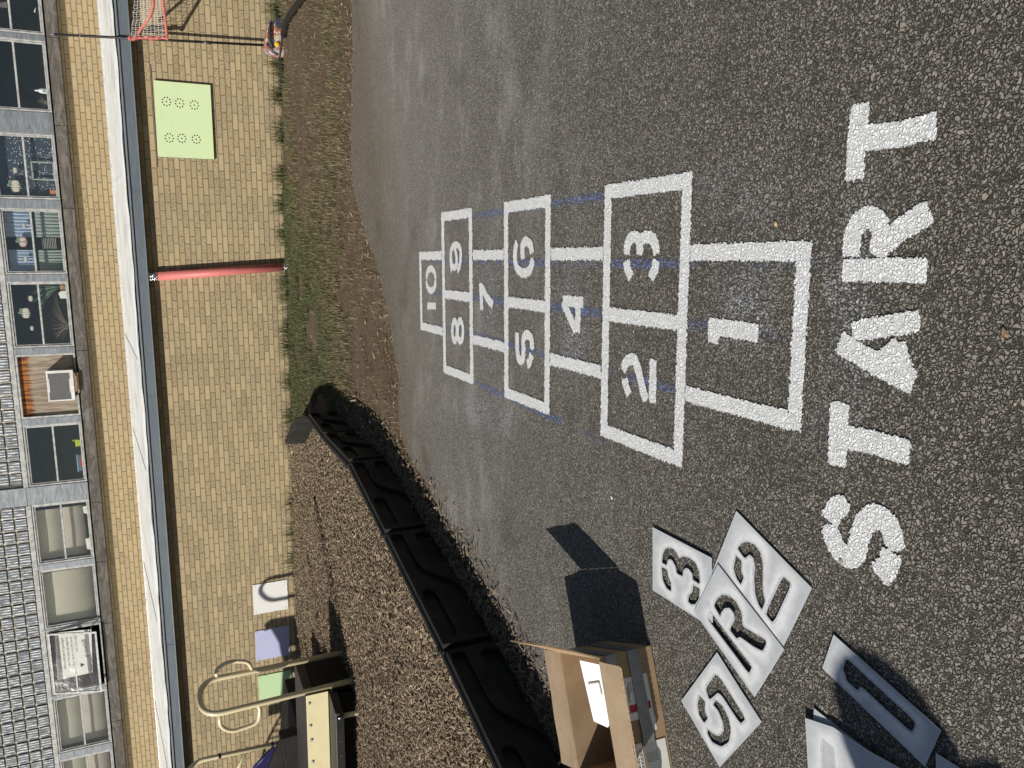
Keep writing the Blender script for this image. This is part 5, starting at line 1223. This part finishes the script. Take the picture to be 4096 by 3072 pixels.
for x, y in ((-7.45, 7.4), (-7.45, 8.5), (-10.2, 7.4), (-10.2, 8.5)): MB().tube([(x, y, 0), (x, y, 2.2)], .055, 14).build('post', M['cream'], tw)
m_ = MB()
for k in range(2): m_.box(-7.2+.28*k, -6.9+.28*k, 7.35, 8.45, .80-.22*k, .86-.22*k)
m_.build('stair_tread', M['deck'], tw)

# ================================================================== pole, net and backpack
pt = W(380/1.8433, 252/1.8433, 10.43); pb_ = W(1985/1.8433, 335/1.8433, 10.50)
net = thing('net_pole', (float(pb_[0]), float(pb_[1]), 0), 'thin black pole with a red edged white net in front of the brick wall', 'net')
foot = pb_+(pb_-pt)*((.0-pb_[2])/(pb_[2]-pt[2])); MB().tube([foot, pt-(pt-foot)*.01], .0140, 10).build('pole', M['black_metal'], net)
MB().tube([pt-(pt-foot)*.01, pt+(pt-foot)*.006], .007, 8).build('pole_tip', M['foil'], net)
q = W(590/1.8433, 265/1.8433, 10.43); MB().tube([q-np.array([0, 0, .006]), q+np.array([0, 0, .006])], .0145, 10).build('pole_joint', M['foil'], net)
q = W(1525/1.8433, 316/1.8433, 10.46); MB().tube([q-np.array([0, 0, .045]), q+np.array([0, 0, .045])], .0125, 10).build('pole_joint', M['screw'], net)
def Kn(x, y): return (480+x/2.54, y/2.54)
def NP(x, y, dY): return W(*Kn(x, y), 10.42-dY)
slope = lambda y: max(0, (395-y)/395)*.55
band = MB(); vs = []; fs = []; n = 26
for i in range(n+1):
    x = 82+(490-82)*i/n; j = rng.normal(0, 3)
    for yy, off in ((358+j+10*math.sin(i*.9), .012), (385, .03+.012*math.sin(i*1.7)), (404+rng.normal(0, 2)+8*math.sin(i*.5), .01)): vs.append(NP(x, yy, off+.01))
for i in range(n):
    for k in range(2): fs.append((i*3+k, i*3+k+1, i*3+k+4, i*3+k+3))
band.add(vs, fs, True); bo = band.build('red_sleeve', M['red_strap'], net); so_ = bo.modifiers.new('s', 'SOLIDIFY'); so_.thickness = .004
def strap(pts, nm='red_strap'):
    m_ = MB(); P_ = [NP(x, y, slope(y)) for x, y in pts]; m_.tube(P_, .016, 8); o = m_.build(nm, M['red_strap'], net)
SA = [(182, 345), (215, 290), (270, 220), (315, 140), (335, 60), (338, -20), (336, -160)]; SBp = [(480, 400), (470, 300), (455, 170), (440, 60), (432, -20), (420, -160)]
strap(SA); strap(SBp)
m_ = MB()
def interp(P_, y): P_ = sorted(P_, key=lambda p: p[1]); return np.interp(y, [p[1] for p in P_], [p[0] for p in P_])
ys_ = np.linspace(385, -160, 26)
cols_ = []
for y in ys_:
    x0 = 110+55*(1-max(0, (y+160)/545))+rng.normal(0, 4); x1 = interp(SBp, y); nn_ = 9
    cols_.append([(x0+(x1-x0)*k/nn_, y+6*math.sin(k*2.0)+rng.normal(0, 2.5)) for k in range(nn_+1)])
for c in cols_: m_.tube([NP(x, y, slope(y)+.02*math.sin(x*.05)) for x, y in c], .0022, 4, cap=False)
for k in range(10): m_.tube([NP(c[k][0], c[k][1], slope(c[k][1])+.02*math.sin(c[k][0]*.05)) for c in cols_], .0020, 4, cap=False)
m_.build('netting', M['net'], net)
# backpack
bq = G(1132, 155); bc = np.array([bq[0], bq[1]+.10, 0])
bk = thing('backpack', tuple(bc), 'bright orange patterned backpack with a black side pocket slumped by the wall', 'backpack')
def m_pack():
    b = NB('bright_print_fabric'); v = b.vor(b.pos(), 17); w_ = b.vor(b.pos(), 33); c = b.sep(v.outputs['Color'])[0]
    col = b.ramp(c, [(0, (.34, .11, .07)), (.3, (.38, .17, .08)), (.5, (.30, .22, .26)), (.62, (.42, .30, .10)), (.75, (.42, .38, .36)), (.88, (.22, .11, .17)), (1, (.14, .12, .22))], 'CONSTANT')
    col = b.mix(b.math('MULTIPLY', b.math('LESS_THAN', w_.outputs['Distance'], .32), b.math('GREATER_THAN', b.sep(w_.outputs['Color'])[1], .5)), col, (.62, .55, .45))
    return b.fin(col, .7, b.bump(b.noise(b.pos(), 25, 4), .01))
M['pack'] = m_pack(); M['black_cloth'] = simple('black_nylon', (.028, .028, .035), (.045, .045, .055), .7, 20, .004, 50)
def KB(x, y, dY=0.): return W(1020+x/2.8, y/2.8, bc[1]+dY)
def blob(pts_px, y0, y1, nm, mat, parent, bev=.03):
    q_ = [KB(x, y) for x, y in smooth_poly(pts_px, 1)]; m_ = MB(); m_.hexa([p+np.array([0, y0, 0]) for p in q_], [p+np.array([0, y1, 0]) for p in q_]); return m_.build(nm, mat, parent, bevel=bev, seg=4)
blob([(120, 345), (165, 280), (215, 230), (300, 230), (318, 340), (322, 560), (330, 655), (250, 640), (180, 622), (118, 570), (104, 500)], -.07, .10, 'bag_body', M['pack'], bk, .045)
blob([(208, 208), (312, 214), (316, 320), (290, 335), (222, 345)], -.10, .06, 'side_pocket', M['black_cloth'], bk, .015)
blob([(165, 225), (205, 232), (200, 300), (165, 300)], .0, .08, 'top_pocket', M['black_cloth'], bk, .015)
MB().tube([KB(185, 250, -.10), KB(160, 340, -.11), KB(160, 440, -.11), KB(180, 510, -.10), KB(205, 545, -.09)], .016, 8, rs=[.010, .016, .018, .015, .008]).build('strap', M['black_cloth'], bk)
MB().tube([KB(296, 340, -.085), KB(298, 450, -.088), KB(285, 560, -.086), KB(272, 640, -.08)], .008, 8).build('strap', M['black_cloth'], bk)
MB().tube([KB(130, 480, -.08), KB(150, 530, -.09), KB(200, 590, -.09), KB(250, 620, -.085)], .006, 8).build('zip', M['black_cloth'], bk)
MB().ell(KB(246, 496, -.082), (.030, .012, .030)).build('yellow_patch', simple('yellow_fabric', (.70, .50, .03), (.62, .42, .03), .7, 9, 0), bk)
# ground pieces near the backpack
def gt(pxs, r_, nm, lab, z_=.02):
    P_ = [G(1020+x/2.8, y/2.8, z_) for x, y in pxs]; m_ = MB(); m_.tube(P_, r_, 10); tag(m_.build(nm, M['border']), lab, 'edging strip')
gt([(322, 400), (335, 300), (350, 240), (395, 165), (450, 90), (515, 0), (580, -90)], .035, 'bent_edging', 'bent dark edging tube on the grass in front of the backpack', .03)
gt([(252, 90), (258, 190), (268, 330), (280, 520), (290, 680), (305, 925)], .028, 'wall_edging', 'straight dark edging strip on the ground behind the backpack', .02)
# small finds
def pebble(px, r_, lab, mt, nm='pebble'):
    p = G(*px); m_ = MB(); m_.ell((p[0], p[1], p[2]+r_*.35), (r_, r_*.7, r_*.45), 14, 8, .6); tag(m_.build(nm, mt), lab, 'pebble')
pebble((1486, 1685), .022, 'single white pebble on the bare soil beside the edging shadow', M['paper']); pebble((3105, 895), .008, 'tan chip of stone on the asphalt right of box 1', simple('tan_stone', (.50, .36, .20), (.42, .30, .18), .8), 'stone_chip')
pebble((2449, 1990), .007, 'tiny white fleck on the asphalt beyond the box shadow', M['paper'], 'paint_fleck'); pebble((3370, 2245), .010, 'light grey stone on the asphalt near the stencil 2', simple('grey_stone', (.34, .32, .28), (.28, .26, .23), .8), 'stone_chip')
def leaf(px, s_, lab, ang):
    p = G(*px); c, s2_ = math.cos(ang), math.sin(ang); pts = [(-1, 0), (-.5, .38), (.1, .42), (1, 0), (.1, -.42), (-.5, -.38)]
    m_ = MB(); vs = [(p[0]+(a*c-b_*s2_)*s_, p[1]+(a*s2_+b_*c)*s_, .006+.006*abs(b_)) for a, b_ in pts]; m_.add(vs+[(v[0], v[1], v[2]+.0008) for v in vs], [(0, 1, 2, 3, 4, 5), (6, 7, 8, 9, 10, 11)]+[(i, (i+1) % 6, 6+(i+1) % 6, 6+i) for i in range(6)]); tag(m_.build('dry_leaf', simple('dry_leaf_mat', (.34, .22, .11), (.26, .16, .08), .8)), lab, 'leaf')
leaf(Qd(2176, 718) is not None and (2176*1.8517, 718*1.8517), .012, 'small brown dry leaf on the asphalt below the letter A', .6)
p = G(*BX(205, 415)); leaf(BX(205, 415), .022, 'tan dry leaf at the tip of the raised box flap', 1.2)

# ================================================================== people and things outside the frame that shade the ground
def skin_fig(name, verts, edges, radii, mat, parent, sub=2):
    me = bpy.data.meshes.new(name); base = WORLD[parent.name]
    me.from_pydata([tuple(np.array(v)-base) for v in verts], edges, []); o = bpy.data.objects.new(name, me); COL.objects.link(o); o.parent = parent
    me.materials.append(mat); WORLD[o.name] = base
    md = o.modifiers.new('skin', 'SKIN'); bm = bmesh.new(); bm.from_mesh(me); ly = bm.verts.layers.skin.verify()
    for v, r_ in zip(bm.verts, radii): v[ly].radius = (r_, r_) if not isinstance(r_, tuple) else r_; v[ly].use_root = (v.index == 0)
    bm.to_mesh(me); bm.free(); s_ = o.modifiers.new('sub', 'SUBSURF'); s_.levels = s_.render_levels = sub
    return o
tipa = .285; perp = np.array([.777, -.629]); alo = np.array([.629, .777]); tipc = perp*(-1.615)+alo*tipa
k = 1/math.tan(SUN_EL)
HT = 1.66; ft = tipc-alo*(HT*k)
per = thing('person', (float(ft[0]), float(ft[1]), 0), 'person in a dark hooded coat standing behind the left corner of the asphalt', 'person')
fx, fy = ft
def pv(s_, f_, z_): q = ft+np.array([.777, -.629])*s_+np.array([.629, .777])*f_; return (q[0], q[1], z_)
skinm = simple('skin', (.45, .27, .19), (.40, .23, .16), .5, 12, 0)
V_ = [pv(0, 0, .92), pv(0, 0, 1.12), pv(0, 0, 1.32), pv(0, .01, 1.43), pv(0, .02, 1.53), pv(0, .02, 1.60),
      pv(-.17, 0, 1.36), pv(-.25, 0, 1.10), pv(-.26, .06, .86), pv(.17, 0, 1.36), pv(.25, 0, 1.10), pv(.26, .06, .86),
      pv(-.09, 0, .86), pv(-.10, .02, .48), pv(-.10, -.02, .08), pv(-.10, .12, .03), pv(.09, 0, .86), pv(.10, .02, .48), pv(.10, -.02, .08), pv(.10, .12, .03)]
E_ = [(0, 1), (1, 2), (2, 3), (3, 4), (4, 5), (2, 6), (6, 7), (7, 8), (2, 9), (9, 10), (10, 11), (0, 12), (12, 13), (13, 14), (14, 15), (0, 16), (16, 17), (17, 18), (18, 19)]
R_ = [.13, .12, .13, .055, .088, .075, .06, .045, .032, .06, .045, .032, .085, .058, .042, .035, .085, .058, .042, .035]
skin_fig('body', V_, E_, R_, skinm, per)
coat = simple('dark_coat', (.05, .055, .07), (.035, .04, .05), .8, 15, .004, 40)
skin_fig('coat', [pv(0, 0, .98), pv(0, 0, 1.15), pv(0, 0, 1.33), pv(-.18, 0, 1.38), pv(-.26, 0, 1.10), pv(-.265, .05, .92), pv(.20, 0, 1.40), pv(.26, 0, 1.10), pv(.265, .05, .92), pv(0, -.02, .80)], [(0, 1), (1, 2), (2, 3), (3, 4), (4, 5), (2, 6), (6, 7), (7, 8), (0, 9)], [.165, .16, .165, .085, .065, .055, .085, .065, .055, .18], coat, per)
MB().ell(pv(0.0, -.005, HT-.14), (.160, .16, .15), 20, 14, -.68).ell(pv(.02, -.03, HT-.26), (.18, .13, .14), 20, 14, -.68).build('hood', coat, per)
MB().ell(pv(0, .075, HT-.12), (.075, .05, .10), 16, 12, -.65).ell(pv(0, .125, HT-.13), (.012, .016, .02), 8, 6).build('face', skinm, per)
skin_fig('trousers', [pv(0, 0, .88), pv(-.095, 0, .80), pv(-.10, .02, .48), pv(-.10, -.02, .12), pv(.095, 0, .80), pv(.10, .02, .48), pv(.10, -.02, .12)], [(0, 1), (1, 2), (2, 3), (0, 4), (4, 5), (5, 6)], [.15, .10, .075, .062, .10, .075, .062], simple('dark_jeans', (.03, .04, .07), (.025, .03, .05), .8), per)

print('objects', len(bpy.data.objects))
